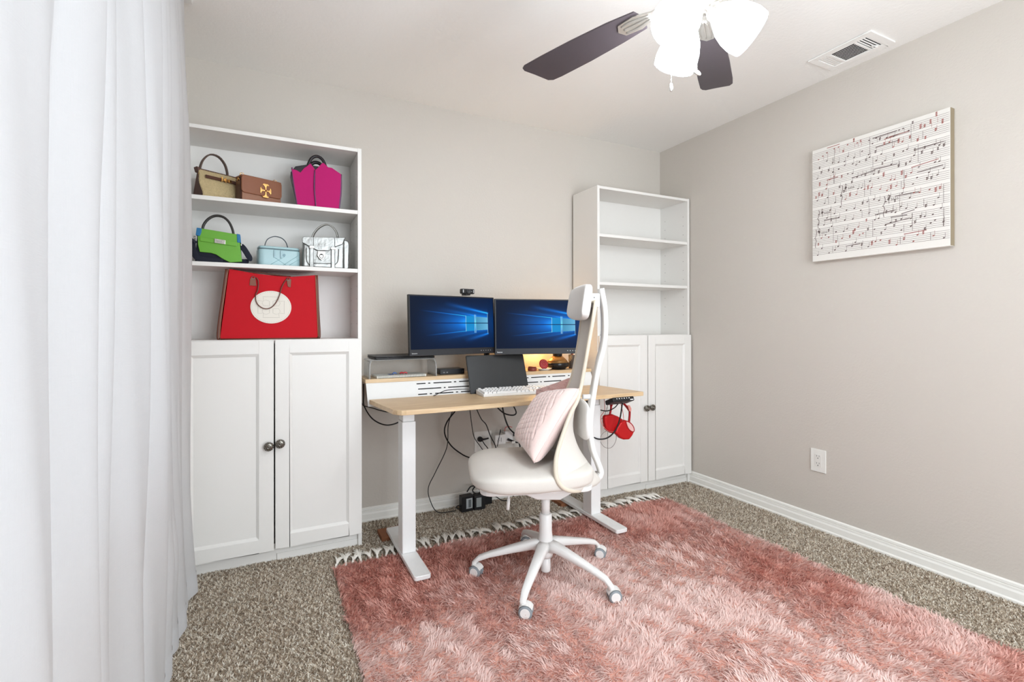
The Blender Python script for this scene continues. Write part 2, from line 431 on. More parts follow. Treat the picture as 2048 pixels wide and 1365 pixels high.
# ------------------------------------------------------------------ bookcases
def shaker_door(parent, x0, x1, z0, z1, yb, th, knob_x, knob_z):
    """door slab with a recessed panel; front faces -y"""
    yf = yb - th; w = .062; m = M()
    m.box(x0, x1, yb - .008, yb, z0, z1)
    m.box(x0, x0 + w, yf, yb - .008, z0, z1); m.box(x1 - w, x1, yf, yb - .008, z0, z1)
    m.box(x0 + w, x1 - w, yf, yb - .008, z1 - w, z1); m.box(x0 + w, x1 - w, yf, yb - .008, z0, z0 + w)
    a, b, c, d = x0 + w, x1 - w, z0 + w, z1 - w; e = .012
    out = [(a, yf + .001, c), (b, yf + .001, c), (b, yf + .001, d), (a, yf + .001, d)]
    inn = [(a + e, yb - .0085, c + e), (b - e, yb - .0085, c + e), (b - e, yb - .0085, d - e), (a + e, yb - .0085, d - e)]
    m.add(out + inn, [(i, (i + 1) % 4, (i + 1) % 4 + 4, i + 4) for i in range(4)])
    dr = obj('door', m, WHITE, parent, .0015, 2)
    k = M(); R = Matrix.Rotation(PI / 2, 3, 'X')
    k.lathe([(.010, 0), (.008, .006), (.007, .012), (.013, .016), (.0205, .019), (.0215, .022), (.0200, .025), (.011, .028), (.004, .029), (.0001, .029)], (knob_x, yf, knob_z), 24, R)
    k.cur = 0
    for i in range(12):
        a_ = 2 * PI * i / 12
        k.ball((knob_x + .0170 * math.cos(a_), yf - .0250, knob_z + .0170 * math.sin(a_)), .0040, n=8)
    k.lathe([(.0085, .027), (.0095, .030), (.0075, .032), (.0065, .030), (.0045, .030), (.004, .033), (.0001, .0335)], (knob_x, yf, knob_z), 18, R)
    obj('knob', k, PEWTER, dr)
    return dr

PEG = mat('peg_hole_shade', S(150, 147, 142), .8)
def bookcase(x_right, label, shelves, left_drop, label_shift):
    W, D, HT, T = .80, .28, 2.02, .016
    t = thing('bookcase', label, 'bookcase', (x_right - W / 2, -.022 - D / 2, 0))
    x0, x1, y0, y1 = -W / 2, W / 2, -D / 2, D / 2
    for s in (0, 1):
        m = M(); xa = x0 if s == 0 else x1 - .018
        m.box(xa, xa + .018, y0, y1, 0.0, HT); m.cur = 1
        xx = xa + .0181 if s == 0 else xa - .0007
        for yy in (y0 + .04, y1 - .06):
            z = 1.13
            while z < 1.96:
                if min(abs(z - s_) for s_ in shelves) > .03: m.box(xx, xx + .0006, yy - .0022, yy + .0022, z - .0022, z + .0022)
                z += .064
        obj('side_panel', m, [WHITE, PEG], t)
    ix0, ix1 = x0 + .018, x1 - .018
    obj('back_panel', M().box(ix0, ix1, y1 - .012, y1 - .004, .07, HT - .004), WHITE, t)
    obj('top_panel', M().box(ix0, ix1, y0 + .001, y1 - .012, HT - .018, HT - .001), WHITE, t, .001)
    for z in shelves: obj('shelf', M().box(ix0, ix1, y0 + .002, y1 - .012, z - .019, z), WHITE, t, .001)
    obj('bottom_panel', M().box(ix0, ix1, y0 + .001, y1 - .012, .07, .088), WHITE, t)
    pl = M(); pl.box(ix0, ix1, y0 + .018, y0 + .030, 0.0, .07); pl.box(x0 + .41, ix1, y0 + .012, y0 + .018, 0, .035)
    obj('plinth', pl, WHITE, t, .001)
    zc = .565
    g = .003
    shaker_door(t, x0 + .003, -g, .070 - left_drop, 1.052 - left_drop * .4, y0 - .002, .018, -g - .021, zc - left_drop)
    shaker_door(t, g, x1 - .003, .070, 1.052, y0 - .002, .018, g + .021, zc + .002)
    return t
bookcase(-2.273, 'tall white bookcase with handbags on its shelves, beside the curtain', (1.705, 1.408, 1.055), .006, 0)
bookcase(-.009, 'tall white bookcase with empty shelves in the corner by the right wall', (1.712, 1.400, 1.055), 0.0, 0)

# ------------------------------------------------------------------ desk
DZT = .740
def desk():
    t = thing('standing_desk', 'white-legged standing desk with light oak top and raised rear shelf', 'desk', (-1.50, -.50, 0))
    ox, oy = -1.50, -.50
    def L(x, y): return (x - ox, y - oy)
    x0, x1, yf, yb = -2.19, -.775, -.705, -.300
    poly = [L(x0 - .045, yb), L(x0 - .045, yb - .012)] + [L(x0 - .005, yf + .055), L(x0 + .008, yf + .022), L(x0 + .025, yf + .005), L(x0 + .045, yf)] + [L(x1 - .01, yf), L(x1, yf + .01), L(x1 - .055, yb), ]
    obj('desktop', M().prism(poly, DZT - .022, DZT, 'xy'), OAK, t, .002)
    # rear shelf and its sloped metal front
    sy0, sy1, sz = -.245, -.035, .838
    obj('rear_shelf', M().box(x0 - .055 - ox, x1 - .04 - ox, sy0 - oy, sy1 - oy, sz - .020, sz), OAK, t, .001)
    m = M(); X0, X1 = x0 - .052 - ox, x1 - .045 - ox
    ya, yb2, za, zb = sy0 + .004 - oy, yb - .006 - oy, sz - .020, DZT - .035
    th = .003
    v = [(X0, ya, za), (X1, ya, za), (X1, yb2, zb), (X0, yb2, zb), (X0, ya + th, za), (X1, ya + th, za), (X1, yb2 + th, zb), (X0, yb2 + th, zb)]
    m.add(v, [(0, 1, 2, 3), (7, 6, 5, 4), (0, 4, 5, 1), (1, 5, 6, 2), (2, 6, 7, 3), (3, 7, 4, 0)])
    sl = m; m.cur = 1
    def slot(xa, xb, f_):
        z = za + (zb - za) * f_; y = ya + (yb2 - ya) * f_
        h = .0026; dy = (yb2 - ya) / abs(zb - za) * h
        sl.add([(xa, y - dy / 1 - .0012, z + h), (xb, y - dy - .0012, z + h), (xb, y + dy - .0012, z - h), (xa, y + dy - .0012, z - h)], [(0, 1, 2, 3)])
    for base in (-1.975, -1.36):
        b = base - ox
        for r_, f_ in enumerate((.14, .38, .62, .84)):
            if r_ % 2 == 0: segs = [(0, .05), (.065, .077), (.095, .20), (.215, .228), (.245, .34), (.36, .372), (.39, .44)]
            else: segs = [(0.004, .135), (.15, .16), (.175, .30), (.32, .333), (.35, .44)]
            for a_, b_ in segs: slot(b + a_, b + b_, f_)
    obj('cable_shroud', m, [WMETAL, DARKHOLE], t)
    obj('rear_rail', M().box(-.62, .62, .19, .23, .66, .70), WMETAL, t, .002)
    for lx in (-2.103, -1.028):
        lg = M(); cx, cy = lx - ox, -.545 - oy
        lg.box(cx - .0325, cx + .0325, cy - .042, cy + .042, .045, .665)
        lf = obj('leg', lg, WMETAL, t, .004)
        obj('inner_column', M().box(cx - .0285, cx + .0285, cy - .037, cy + .037, .665, .717), WMETAL, lf, .004)
        obj('foot', M().prism(rrect(cx - .037, cx + .037, -.82 - oy, -.245 - oy, .012), .025, .045, 'xy'), WMETAL, lf, .003)
        obj('crossbar_bracket', M().box(cx - .03, cx + .03, -.66 - oy, -.33 - oy, .711, .718), WMETAL, lf, .001)
    # control keypad under the right front edge
    cp = M(); mx = Matrix.Rotation(math.radians(-22), 3, 'X')
    cp.obox((.568, -.178, .697), (.150, .075, .026), mx)
    k = obj('control_panel', cp, BLACK, t, .006, 3)
    ic = M()
    for i in range(6):
        ic.cur = 0
        p = Vector((.568 - .046 + .017 * i, -.178, .697)) + mx @ Vector((0, -.0378, .004))
        ic.obox(p, (.006 if i % 2 else .004, .0006, .005), mx)
    p = Vector((.568 + .055, -.178, .697)) + mx @ Vector((0, -.0378, -.006)); ic.obox(p, (.022, .0006, .005), mx)
    obj('button_icons', ic, mat('glowing_white_print', S(230, 230, 230), .5, emit=(S(230, 230, 230), .3)), k)  # icon print given a faint glow of its own
    obj('clip', M().box(-.362, -.354, -.10, -.08, .705, .718), BLACK, t)
desk()
for (x, lab) in ((-2.115, 'brown wooden board under the back of the left desk foot'), (-1.03, 'brown wooden board under the back of the right desk foot')):
    o = obj('wooden_board', M().box(-.06, .055, -.05, .075, 0, .024), mat('stained_board', S(140, 88, 56), .7, noise=(12, .2)), bevel=.003)
    o.location = (x, -.265, .0); tag(o, lab, 'board', 'boards under the desk feet')

# ------------------------------------------------------------------ office chair
def chair():
    ang = math.radians(162)
    t = thing('office_chair', 'white high-back swivel chair with headrest turned side-on at the desk', 'chair', (-1.60, -1.0, .012), ang)
    FAB = mat('off_white_chair_fabric', S(217, 211, 203), .95, bump=(420, .5, .001), noise=(9, .05))
    FABD = mat('cream_rim_fabric', S(219, 208, 190), .95, bump=(600, .6, .001), noise=(14, .09))
    z0 = -.012
    # five-star base
    hub = M().lathe([(.030, .10), (.034, .115), (.034, .165), (.028, .21), (.028, .285), (.024, .29)], (0, 0, z0 + .0), 24)
    hub.lathe([(.020, .035), (.022, .04), (.022, .11)], (0, 0, z0), 20)
    obj('base_hub', hub, WPLAS, t)
    obj('gas_lift', M().lathe([(.019, .28), (.019, .385)], (0, 0, z0), 20), WPLAS, t)
    world_angles = [8, 80, 152, 224, 296]
    for i, wa in enumerate(world_angles):
        a = math.radians(wa) - ang; d = Vector((math.cos(a), math.sin(a), 0)); n_ = Vector((-d.y, d.x, 0)); R_ = .315
        lg = M()
        prof = [(.018, .150, .030, .026), (.06, .152, .024, .021), (.16, .128, .020, .016), (.25, .104, .017, .012), (.295, .088, .015, .012), (.315, .070, .013, .012), (.318, .052, .011, .010)]
        vs = []
        for (r_, z_, hw, hh) in prof:
            c = d * r_ + Vector((0, 0, z_ + z0))
            up = Vector((0, 0, 1)) if r_ < .3 else d
            for k in range(12):
                th = 2 * PI * k / 12; ca, sa = math.cos(th), math.sin(th)
                ca = math.copysign(abs(ca) ** .6, ca); sa = math.copysign(abs(sa) ** .6, sa)
                vs.append(c + n_ * hw * ca + up * hh * sa)
        fs = [(i_ * 12 + k, i_ * 12 + (k + 1) % 12, (i_ + 1) * 12 + (k + 1) % 12, (i_ + 1) * 12 + k) for i_ in range(len(prof) - 1) for k in range(12)]
        fs += [tuple(range(12)), tuple(range(len(vs) - 12, len(vs)))]
        lg.add(vs, fs, True)
        leg = obj('leg', lg, WPLAS, t)
        # caster: two wheels under a small hood
        wa_ = math.radians([-45, -30, -53, -37, -20][i]) - ang; cd = Vector((math.cos(wa_), math.sin(wa_), 0)); ca_ = Vector((-cd.y, cd.x, 0))
        cc = d * .318 + cd * .012 + Vector((0, 0, .029 + z0 + .004))
        Rm = Matrix(((cd.x, ca_.x, 0), (cd.y, ca_.y, 0), (0, 0, 1))) @ Matrix.Rotation(PI / 2, 3, 'X')
        w = M()
        for s_ in (-1, 1):
            w.lathe([(.010, -.008 * 1), (.024, -.008), (.027, -.005), (.027, .005), (.024, .008), (.010, .008)], cc + ca_ * s_ * .014, 22, Rm)
        wh = obj('caster_wheels', w, GREYP, leg)
        hd = M()
        for s_ in (-1, 1): hd.lathe([(.019, -.0095), (.019, .0095)], cc + ca_ * s_ * .014, 20, Rm)
        hd.lathe([(.008, .020), (.008, .045)], d * .318 + Vector((0, 0, z0)), 14)
        hd.grid(lambda u, v: cc + cd * (.030 * math.cos(PI * (.15 + .75 * u))) + Vector((0, 0, .030 * math.sin(PI * (.15 + .75 * u)))) + ca_ * (.020 * (2 * v - 1)), 12, 3)
        obj('caster_hood', hd, WPLAS, leg)
    # seat
    def seat_pt(u, v):
        th = 2 * PI * u
        c_, s_ = math.cos(th), math.sin(th); ex = .42
        A = .262; ca = math.copysign(abs(c_) ** ex, c_); sa = math.copysign(abs(s_) ** ex, s_)
        ph = (v - .5) * PI; r_ = max(0.0, math.cos(ph)) ** .20; zz = math.sin(ph)
        a = .075 + A * ca * r_
        wdt = .262 - .055 * max(0, (.06 - a) / .25) - .02 * max(0, (a - .22) / .12)
        l = wdt * sa * r_ - .01
        top = .528 + .006 * math.cos(l * 6) - .022 * max(0, (a - .22) / .12) ** 2
        bot = .452 + .05 * max(0, (a - .2) / .15) ** 1.5 * .3
        z = (top + bot) / 2 + (top - bot) / 2 * math.copysign(abs(zz) ** .55, zz)
        return (a, l, z + z0)
    obj('seat', M().grid(seat_pt, 72, 25, closed_u=True), FAB, t)
    pan = M().prism(rrect(-.17, .30, -.20, .18, .05), .435 + z0, .456 + z0, 'xy')
    obj('seat_pan', pan, WPLAS, t, .005)
    mech = M().prism([(-.13, .442), (.13, .442), (.11, .40), (.05, .372), (-.05, .366), (-.12, .40)], -.065, .065, 'xz')
    mech.v = [(p[0], p[1], p[2] + z0) for p in mech.v]
    obj('tilt_mechanism', mech, WPLAS, t, .006)
    lv = M().tube([(.15, -.03, .43 + z0), (.163, -.0, .385 + z0), (.168, .01, .345 + z0)], .0045, 10)
    lv.tube([(.165, .005, .365 + z0), (.170, .012, .318 + z0)], .0075, 12, sub=1)
    obj('height_lever', lv, WPLAS, t)
    # backrest shell: rows of z, half width, rim a, centre a
    rows = [(1.222, .070, -.206, -.212), (1.215, .085, -.203, -.214), (1.145, .086, -.191, -.206), (1.058, .078, -.177, -.192), (.929, .077, -.154, -.172), (.86, .085, -.138, -.156), (.80, .105, -.115, -.138),
            (.747, .130, -.078, -.118), (.673, .170, -.036, -.112), (.603, .210, -.001, -.130), (.555, .228, .009, -.155), (.515, .238, .006, -.182), (.485, .238, -.012, -.203), (.462, .222, -.045, -.220), (.445, .185, -.095, -.235), (.434, .12, -.155, -.24), (.430, .05, -.215, -.245)]
    rows = rows[::-1]
    def interp(v):
        x = v * (len(rows) - 1); i = min(int(x), len(rows) - 2); f_ = x - i
        p0, p1, p2, p3 = rows[max(i - 1, 0)], rows[i], rows[i + 1], rows[min(i + 2, len(rows) - 1)]
        return [.5 * (2 * b + (c - a) * f_ + (2 * a - 5 * b + 4 * c - d) * f_ * f_ + (3 * b - a - 3 * c + d) * f_ ** 3) for a, b, c, d in zip(p0, p1, p2, p3)]
    def shell(u, v):
        z, w, ar, ac = interp(v); s_ = 2 * u - 1
        return (ac + (ar - ac) * abs(s_) ** 2.2, w * s_, z + z0)
    obj('backrest', M().grid(shell, 30, 70), FAB, t, solid=.010)
    rim = [shell(1, i / 40) for i in range(41)] + [shell(0, 1 - i / 40) for i in range(41)]
    obj('backrest_rim', M().tube(rim, .0085, 10, closed=True, sub=2), FABD, t)
    # spine: flat curved upright behind the shell
    sp = [(-.235, .436), (-.252, .46), (-.240, .50), (-.214, .565), (-.200, .65), (-.204, .72), (-.215, .80), (-.236, .92), (-.268, 1.05), (-.270, 1.18), (-.254, 1.285)]
    obj('spine', M().tube([(a, 0, z + z0) for a, z in sp], (.012, .025), 14, w=(0, 1, 0)), WPLAS, t)
    low = M().tube([(-.05, 0, .415 + z0), (-.14, 0, .412 + z0), (-.215, 0, .422 + z0), (-.247, 0, .452 + z0)], (.012, .035), 12, w=(0, 1, 0))
    obj('back_arm', low, WPLAS, t)
    obj('spine_joint', M().tube([(-.225, 0, .80 + z0), (-.17, 0, .80 + z0)], .011, 10, sub=1), WPLAS, t)
    lum = M().grid(lambda u, v: (-.164 + .018 * math.cos(2 * PI * u) * math.sin(PI * v) ** .35, .115 * -math.cos(PI * v), .705 + z0 + .088 * math.sin(2 * PI * u) * math.sin(PI * v) ** .3), 24, 15, closed_u=True)
    obj('lumbar_pad', lum, WPLAS, t)
    # headrest
    def hr(u, v):
        s_ = -math.cos(PI * v); e = math.sin(PI * v) ** .28
        th = 2 * PI * u; c_, q_ = math.cos(th), math.sin(th)
        c_ = math.copysign(abs(c_) ** .55, c_); q_ = math.copysign(abs(q_) ** .45, q_)
        bend = .022 * s_ * s_
        return (-.172 + bend + .024 * c_ * e - .018 * (q_ * .5), .128 * s_, 1.222 + z0 + .080 * q_ * e)
    obj('headrest', M().grid(hr, 40, 25, closed_u=True), mat('white_headrest_leather', S(238, 236, 233), .55), t)
    hm = M(); hm.box(-.243, -.195, -.028, .028, 1.200 + z0, 1.262 + z0)
    mh = obj('headrest_mount', hm, WPLAS, t, .006)
    obj('screw', M().lathe([(.003, 0), (.003, .001)], (-.215, .0282, 1.243 + z0), 10, Matrix.Rotation(-PI / 2, 3, 'X')), BLACK, mh)
chair()

# ------------------------------------------------------------------ cushions on the chair
def cushion(name, label, corners, th, m, quilt, PW, ctr_push=Vector((0, 0, 0)), n=120):
    """corners: near-bottom, far-bottom, far-top, near-top in chair coordinates (forward, left, z)"""
    ang = math.radians(162); f_ = Vector((math.cos(ang), math.sin(ang), 0)); l_ = Vector((-f_.y, f_.x, 0))
    W = [Vector((-1.60, -1.0, 0)) + f_ * c[0] + l_ * c[1] + Vector((0, 0, c[2])) for c in corners]
    cen = sum(W, Vector()) / 4
    nrm = (W[1] - W[0]).cross(W[3] - W[0]).normalized()
    if nrm.dot(f_) < 0: nrm = -nrm
    def side(sg):
        def P(u, v):
            # pull edges in between the corners
            uu, vv = 2 * u - 1, 2 * v - 1
            pin = .03
            uc = uu * (1 - pin * (1 - vv * vv)); vc = vv * (1 - pin * (1 - uu * uu))
            a, b = (uc + 1) / 2, (vc + 1) / 2
            p = W[0] * (1 - a) * (1 - b) + W[1] * a * (1 - b) + W[2] * a * b + W[3] * (1 - a) * b
            prof = (max(0, 1 - abs(uu) ** PW) * max(0, 1 - abs(vv) ** PW)) ** .40
            h = th * .5 * prof
            if quilt and prof > 0:
                inside = sg > 0 and -.80 < uu < .9 and abs(vv) < .84
                q = 0
                if inside:
                    s1 = (uu * .96 - vv * .42) * 5.6; d1 = abs(s1 - round(s1)); q -= 1.0 * math.exp(-(d1 / .10) ** 2)
                    s2 = (vv * .95 + uu * .30) * 6.0; d2 = abs(s2 - round(s2)); q -= .22 * math.exp(-(d2 / .12) ** 2)
                q += .5 * (math.sin(9 * uu + 3 * vv) * math.sin(7 * vv - 2 * uu)) * (.3 if inside else .6)
                h += .0105 * q * prof
            else:
                h += .004 * math.sin(11 * uu + 4 * math.sin(5 * vv)) * math.sin(9 * vv) * prof
            return p + nrm * h * sg - cen
        return P
    me_ = M().grid(side(1), n, n).grid(side(-1), n, n)
    t = thing(name, label, 'cushion', cen)
    obj('cover', me_, m, t)
    e = [side(1)(i / 20, 0) for i in range(20)] + [side(1)(1, i / 20) for i in range(20)] + [side(1)(1 - i / 20, 1) for i in range(20)] + [side(1)(0, 1 - i / 20) for i in range(20)]
    obj('seam', M().tube(e, .003, 6, closed=True, sub=1), m, t)
    return t
PINKV = mat('blush_velvet', S(238, 212, 205), .8, sheen=.6, bump=(160, .35, .002))
PINKP = mat('dusty_pink_plush', S(214, 168, 160), .95, sheen=.6, bump=(140, 1.0, .006))
cushion('throw_cushion', 'quilted pale pink square cushion leaning on the chair back', [(.082, .165, .562), (.104, -.165, .580), (-.026, -.145, .795), (-.122, .102, .850)], .125, PINKV, True, 3.4)
cushion('throw_cushion', 'plush dusty pink cushion tucked behind the quilted one', [(-.03, -.12, .60), (-.03, -.285, .60), (-.012, -.262, .800), (-.140, -.115, .872)], .06, PINKP, False, 2.6)

# ------------------------------------------------------------------ handbags
def bag(label, x, y, z, deg): return thing('handbag', label, 'bag', (x, y, z), math.radians(deg), 'handbags in the white bookcase')
def strap(pts2, y, r, w=(0, 1, 0)): return M().tube([(p[0], y, p[1]) for p in pts2], r, 10, sub=3, w=w)
ZS = (1.7055, 1.4085, 1.0555)
def leather(n, c, r=.42): return mat(n, c, r, bump=(700, .25, .0006), noise=(20, .05))

def bag_shearling():
    t = bag('brown leather bag with tan shearling front and arched handle, top shelf far left', -2.960, -.250, ZS[0], 31)
    BR = leather('chocolate_leather', S(86, 52, 40))
    b = M(); b.prism([(.004, 0), (.124, 0), (.075, .128), (.072, .145), (.048, .145), (.045, .128)], .002, .182, 'yz')
    obj('body', b, BR, t, .004)
    sh = M().grid(lambda u, v: (-.006 + .19 * u + .004 * math.sin(v * 9), .004 + .048 * v ** 1.3 - .014 * math.sin(PI * u) ** .5 * math.sin(PI * v) ** .5 + random.uniform(-.0016, .0016), .002 + .136 * v), 60, 44)
    obj('shearling_panel', sh, mat('tan_shearling', S(206, 184, 140), 1, bump=(260, 1, .006), noise=(120, .16)), t, solid=.008)
    st = M(); st.obox((.088, .014, .104), (.150, .006, .015), Matrix.Rotation(math.radians(-18), 3, 'X')); obj('strap_band', st, BR, t, .001)
    bk = M(); bk.box(.078, .084, .001, .008, .094, .116); bk.box(.088, .125, .003, .008, .098, .110); bk.box(.095, .101, 0, .006, .093, .115); bk.box(.112, .116, 0, .006, .096, .112); obj('clasp', bk, GOLD, t, .0008)
    obj('handle', strap([(.006, .118), (.008, .15), (.022, .19), (.052, .222), (.09, .222), (.118, .195), (.130, .158), (.131, .13)], .055, (.0035, .009)), leather('grey_brown_leather', S(88, 70, 60)), t)
    f_ = M().prism([(-.010, .150), (.004, .146), (.004, .126), (-.004, .128)], .045, .078); obj('flap_tip', f_, BR, t, .002)
    rg = M().tube([(.004 + .007 * math.cos(a * PI / 5), .045, .118 + .008 * math.sin(a * PI / 5)) for a in range(10)], .0014, 6, closed=True, sub=2); obj('ring', rg, GOLD, t)
bag_shearling()

def emblem(m, cx, cz, s, y0, y1):
    """two crossed T shapes with flared serif ends"""
    for a in range(4):
        R = Matrix.Rotation(a * PI / 2, 3, 'Y')
        k = 1.0 if a % 2 == 0 else .78
        def P(x, z):
            p = R @ Vector((x * s, 0, z * s * k)); return (cx + p.x, cz + p.z)
        m.prism([P(-.10, .12), P(.10, .12), P(.12, .55), P(.30, .80), P(.42, .70), P(.46, .86), P(.30, 1.0), P(-.30, 1.0), P(-.46, .86), P(-.42, .70), P(-.30, .80), P(-.12, .55)], y0, y1)
def bag_tan():
    t = bag('tan leather flap bag with gold cross-shaped emblem, between shearling and magenta bags', -2.812, -.255, ZS[0], 24)
    TN = leather('tan_leather', S(132, 78, 48)); DK = leather('oxblood_leather', S(74, 40, 36))
    obj('body', M().box(0, .185, .004, .068, 0, .118), DK, t, .008, 3)
    fr = M().box(.004, .185, -.002, .006, .0, .05); obj('front_panel', fr, leather('light_tan_leather', S(146, 98, 72)), t, .002)
    fl = M().prism(rrect(-.001, .187, .042, .126, .016), -.009, .0, 'xz'); fl.box(-.001, .187, -.004, .068, .117, .126)
    obj('flap', fl, TN, t, .003, 3)
    e = M(); emblem(e, .108, .068, .034, -.0135, -.0092); e.cur = 0; obj('emblem', e, GOLD, t, .0012)
    ch = M()
    for i in range(26):
        x_ = .01 + i * .0066; ch.tube([(x_ + .0045 * math.cos(a * PI / 4), .03 + (.0035 * math.sin(a * PI / 4) if i % 2 else 0), .130 + (0 if i % 2 else .0035 * math.sin(a * PI / 4))) for a in range(8)], .0012, 5, closed=True, sub=1)
    for xx in (.012, .165): ch.tube([(xx + .009 * math.cos(a * PI / 5), .02, .130 + .009 * math.sin(a * PI / 5)) for a in range(10)], .0016, 6, closed=True, sub=1)
    for i in range(5): ch.ball((-.003, .012 + .006 * i, .112 - .004 * abs(i - 2)), .003, n=8)
    obj('chain', ch, GOLD, t)
bag_tan()

def bag_magenta():
    t = bag('magenta tote with black top handle, at the right end of the top shelf', -2.55, -.24, ZS[0], 0)
    MG = leather('magenta_leather', S(180, 0, 100), .75); BK = leather('black_leather', S(28, 22, 26)); ED = mat('purple_edge', S(104, 60, 96), .5)
    z = ZS[0]
    def zz(L_): return [(a, b - z) for a, b in L_]
    left = [(-.018, 0), (.060, 0), (.062, .095), (.063, .192), (.040, .222), (.022, .203), (.012, .196), (-.006, .170), (-.024, .180), (-.045, .182)]
    right = [(.063, 0), (.172, 0), (.181, .095), (.184, .186), (.140, .212), (.122, .213), (.100, .232), (.094, .229), (.066, .194), (.062, .192), (.061, .095)]
    obj('left_front_panel', M().prism(left, -.010, -.004), MG, t, .001)
    obj('right_front_panel', M().prism(right, -.016, -.010), MG, t, .001)
    obj('edge_trim', M().tube([(.060, -.011, .190), (.058, -.014, .10), (.066, -.012, .0)], (.004, .003), 8, w=(1, 0, 0)), ED, t)
    obj('edge_trim', M().tube([(-.044, -.007, .190), (-.034, -.007, .10), (-.018, -.007, 0)], (.003, .0035), 8, w=(1, 0, 0)), ED, t)
    ed = M().tube([(.184, -.013, .186), (.183, -.013, .09), (.173, -.013, 0)], (.003, .0045), 8, w=(1, 0, 0))
    obj('edge_trim', ed, ED, t)
    bk = M().prism([(-.012, 0), (.170, 0), (.186, .09), (.190, .165), (.172, .17), (.15, .20), (.128, .215), (.02, .215), (-.028, .20), (-.05, .168)], -.003, .085)
    obj('body', bk, BK, t, .003)
    obj('handle', M().tube([(x, .004, z) for x, z in ((.022, .19), (.036, .232), (.050, .256), (.072, .266), (.094, .256), (.108, .232), (.122, .19))], .0075, 10, sub=3), BK, t)
    obj('rear_handle', M().tube([(x, .06, z) for x, z in ((.030, .19), (.044, .228), (.056, .246), (.074, .252), (.092, .246), (.104, .228), (.116, .19))], .009, 10, sub=3), BK, t)
bag_magenta()

def bag_green():
    t = bag('lime green and navy flap bag with black arched handle, middle shelf far left', -3.0, -.25, ZS[1], 0)
    GR = leather('lime_leather', S(104, 168, 52)); BL = leather('blue_leather', S(36, 112, 160)); NV = leather('navy_webbing', S(22, 25, 40), .8)
    b = M().prism([(0.003, 0), (.188, 0), (.182, .135), (.016, .152)], .0, .075); obj('body', b, NV, t, .004)
    bb = M().prism([(-.006, 0), (.03, 0), (.03, .15), (.006, .153)], .076, .10); obj('blue_gusset', bb, BL, t, .002); bb = M().prism([(.172, .10), (.188, .10), (.184, .139), (.170, .141)], -.012, .02); obj('corner_patch', bb, BL, t, .002); bb = M().prism([(.008, .122), (.024, .118), (.030, .135), (.032, .154), (.012, .156)], -.012, .02); obj('corner_patch', bb, BL, t, .002)
    fr = [(.016, .153), (.033, .154), (.170, .139), (.182, .136), (.184, .082), (.192, .012), (.143, .006), (.115, .019), (.087, .039), (.066, .045), (.023, .047), (.016, .080)]
    obj('front_flap', M().prism(fr, -.009, -.0005), GR, t, .0025, 3)
    bd = M().prism([(.024, .116), (.172, .102), (.171, .081), (.025, .096)], -.0135, -.0095); obj('belt_band', bd, GR, t, .0015)
    ck = M().prism([(.081, .111), (.125, .106), (.125, .087), (.081, .091)], -.018, -.0135); cb = obj('clasp_plate', ck, mat('silver_clasp', S(225, 222, 214), .18, 1), t, .001)
    obj('clasp_detail', M().prism([(.090, .104), (.114, .101), (.117, .094), (.092, .096)], -.0195, -.018), CHROME, cb, .0008)
    obj('handle', strap([(.030, .150), (.034, .175), (.048, .20), (.068, .218), (.090, .225), (.115, .220), (.136, .200), (.150, .168), (.156, .136)], .03, (.0055, .008)), leather('dark_olive_leather', S(44, 40, 36)), t)
    s = M().tube([(.004, -.004, .100), (-.004, -.006, .085), (.001, -.012, .045), (.018, -.016, .018), (.06, -.014, .012), (.115, -.010, .008)], (.003, .013), 10, w=(.3, 0, 1))
    s.tube([(.186, .0, .088), (.198, -.004, .075), (.214, -.006, .048), (.222, -.006, .028), (.208, -.004, .014), (.19, 0, .012)], (.003, .013), 10, w=(.7, 0, .7))
    obj('webbing_strap', s, NV, t)
    obj('strap_hook', M().tube([(.002, 0, .118), (.004, -.002, .104)], .0035, 8, sub=1), CHROME, t); obj('strap_hook', M().tube([(.184, 0, .098), (.190, -.002, .086)], .0035, 8, sub=1), CHROME, t)
bag_green()

def bag_blue():
    t = bag('small pale blue quilted vanity case in the middle of the middle shelf', -2.75, -.255, ZS[1], 8)
    PB = leather('pale_blue_leather', S(170, 200, 204), .35)
    bx = M().prism(rrect(.014, .198, 0, .105, .010), 0, .09, 'xy')
    bx = M(); poly = rrect(.010, .198, -.004, .095, .026, 6); bx.prism(poly, 0, .080, 'xy', True)
    body = obj('body', bx, PB, t, .004, 3)
    lid = M().prism(rrect(.012, .196, -.002, .093, .024, 6), .083, .096, 'xy', True); obj('lid', lid, PB, t, .006, 3)
    obj('zip', M().prism(rrect(.013, .195, -.001, .092, .024, 6), .079, .084, 'xy', True), mat('slate_zip', S(92, 112, 118), .5), t)
    q = M()
    for (xa, za, xb, zb) in ((.075, .045, .135, .004), (.062, .006, .125, .050), (.115, .004, .185, .058), (.145, .008, .19, .040)): q.tube([(xa, -.0045, za), (xb, -.0045, zb)], .0011, 6, sub=1)
    obj('quilting', q, mat('blue_stitch', S(146, 184, 190), .4), body)
    for xx in (.079, .108): obj('zip_pull', M().box(xx - .0035, xx + .0035, -.010, -.005, .040, .076), leather('pale_blue_pull', S(160, 190, 198), .3), t, .0015)
    obj('charm', M().lathe([(.006, -.001), (.006, .001)], (.122, -.006, .056), 12, Matrix.Rotation(PI / 2, 3, 'X')), mat('slate_charm', S(96, 118, 124), .4, .6), t)
    obj('handle', strap([(.040, .094), (.043, .110), (.052, .130), (.070, .143), (.090, .148), (.116, .142), (.134, .124), (.144, .094)], .025, (.002, .0038)), mat('slate_edge_leather', S(72, 82, 86), .5), t)
bag_blue()

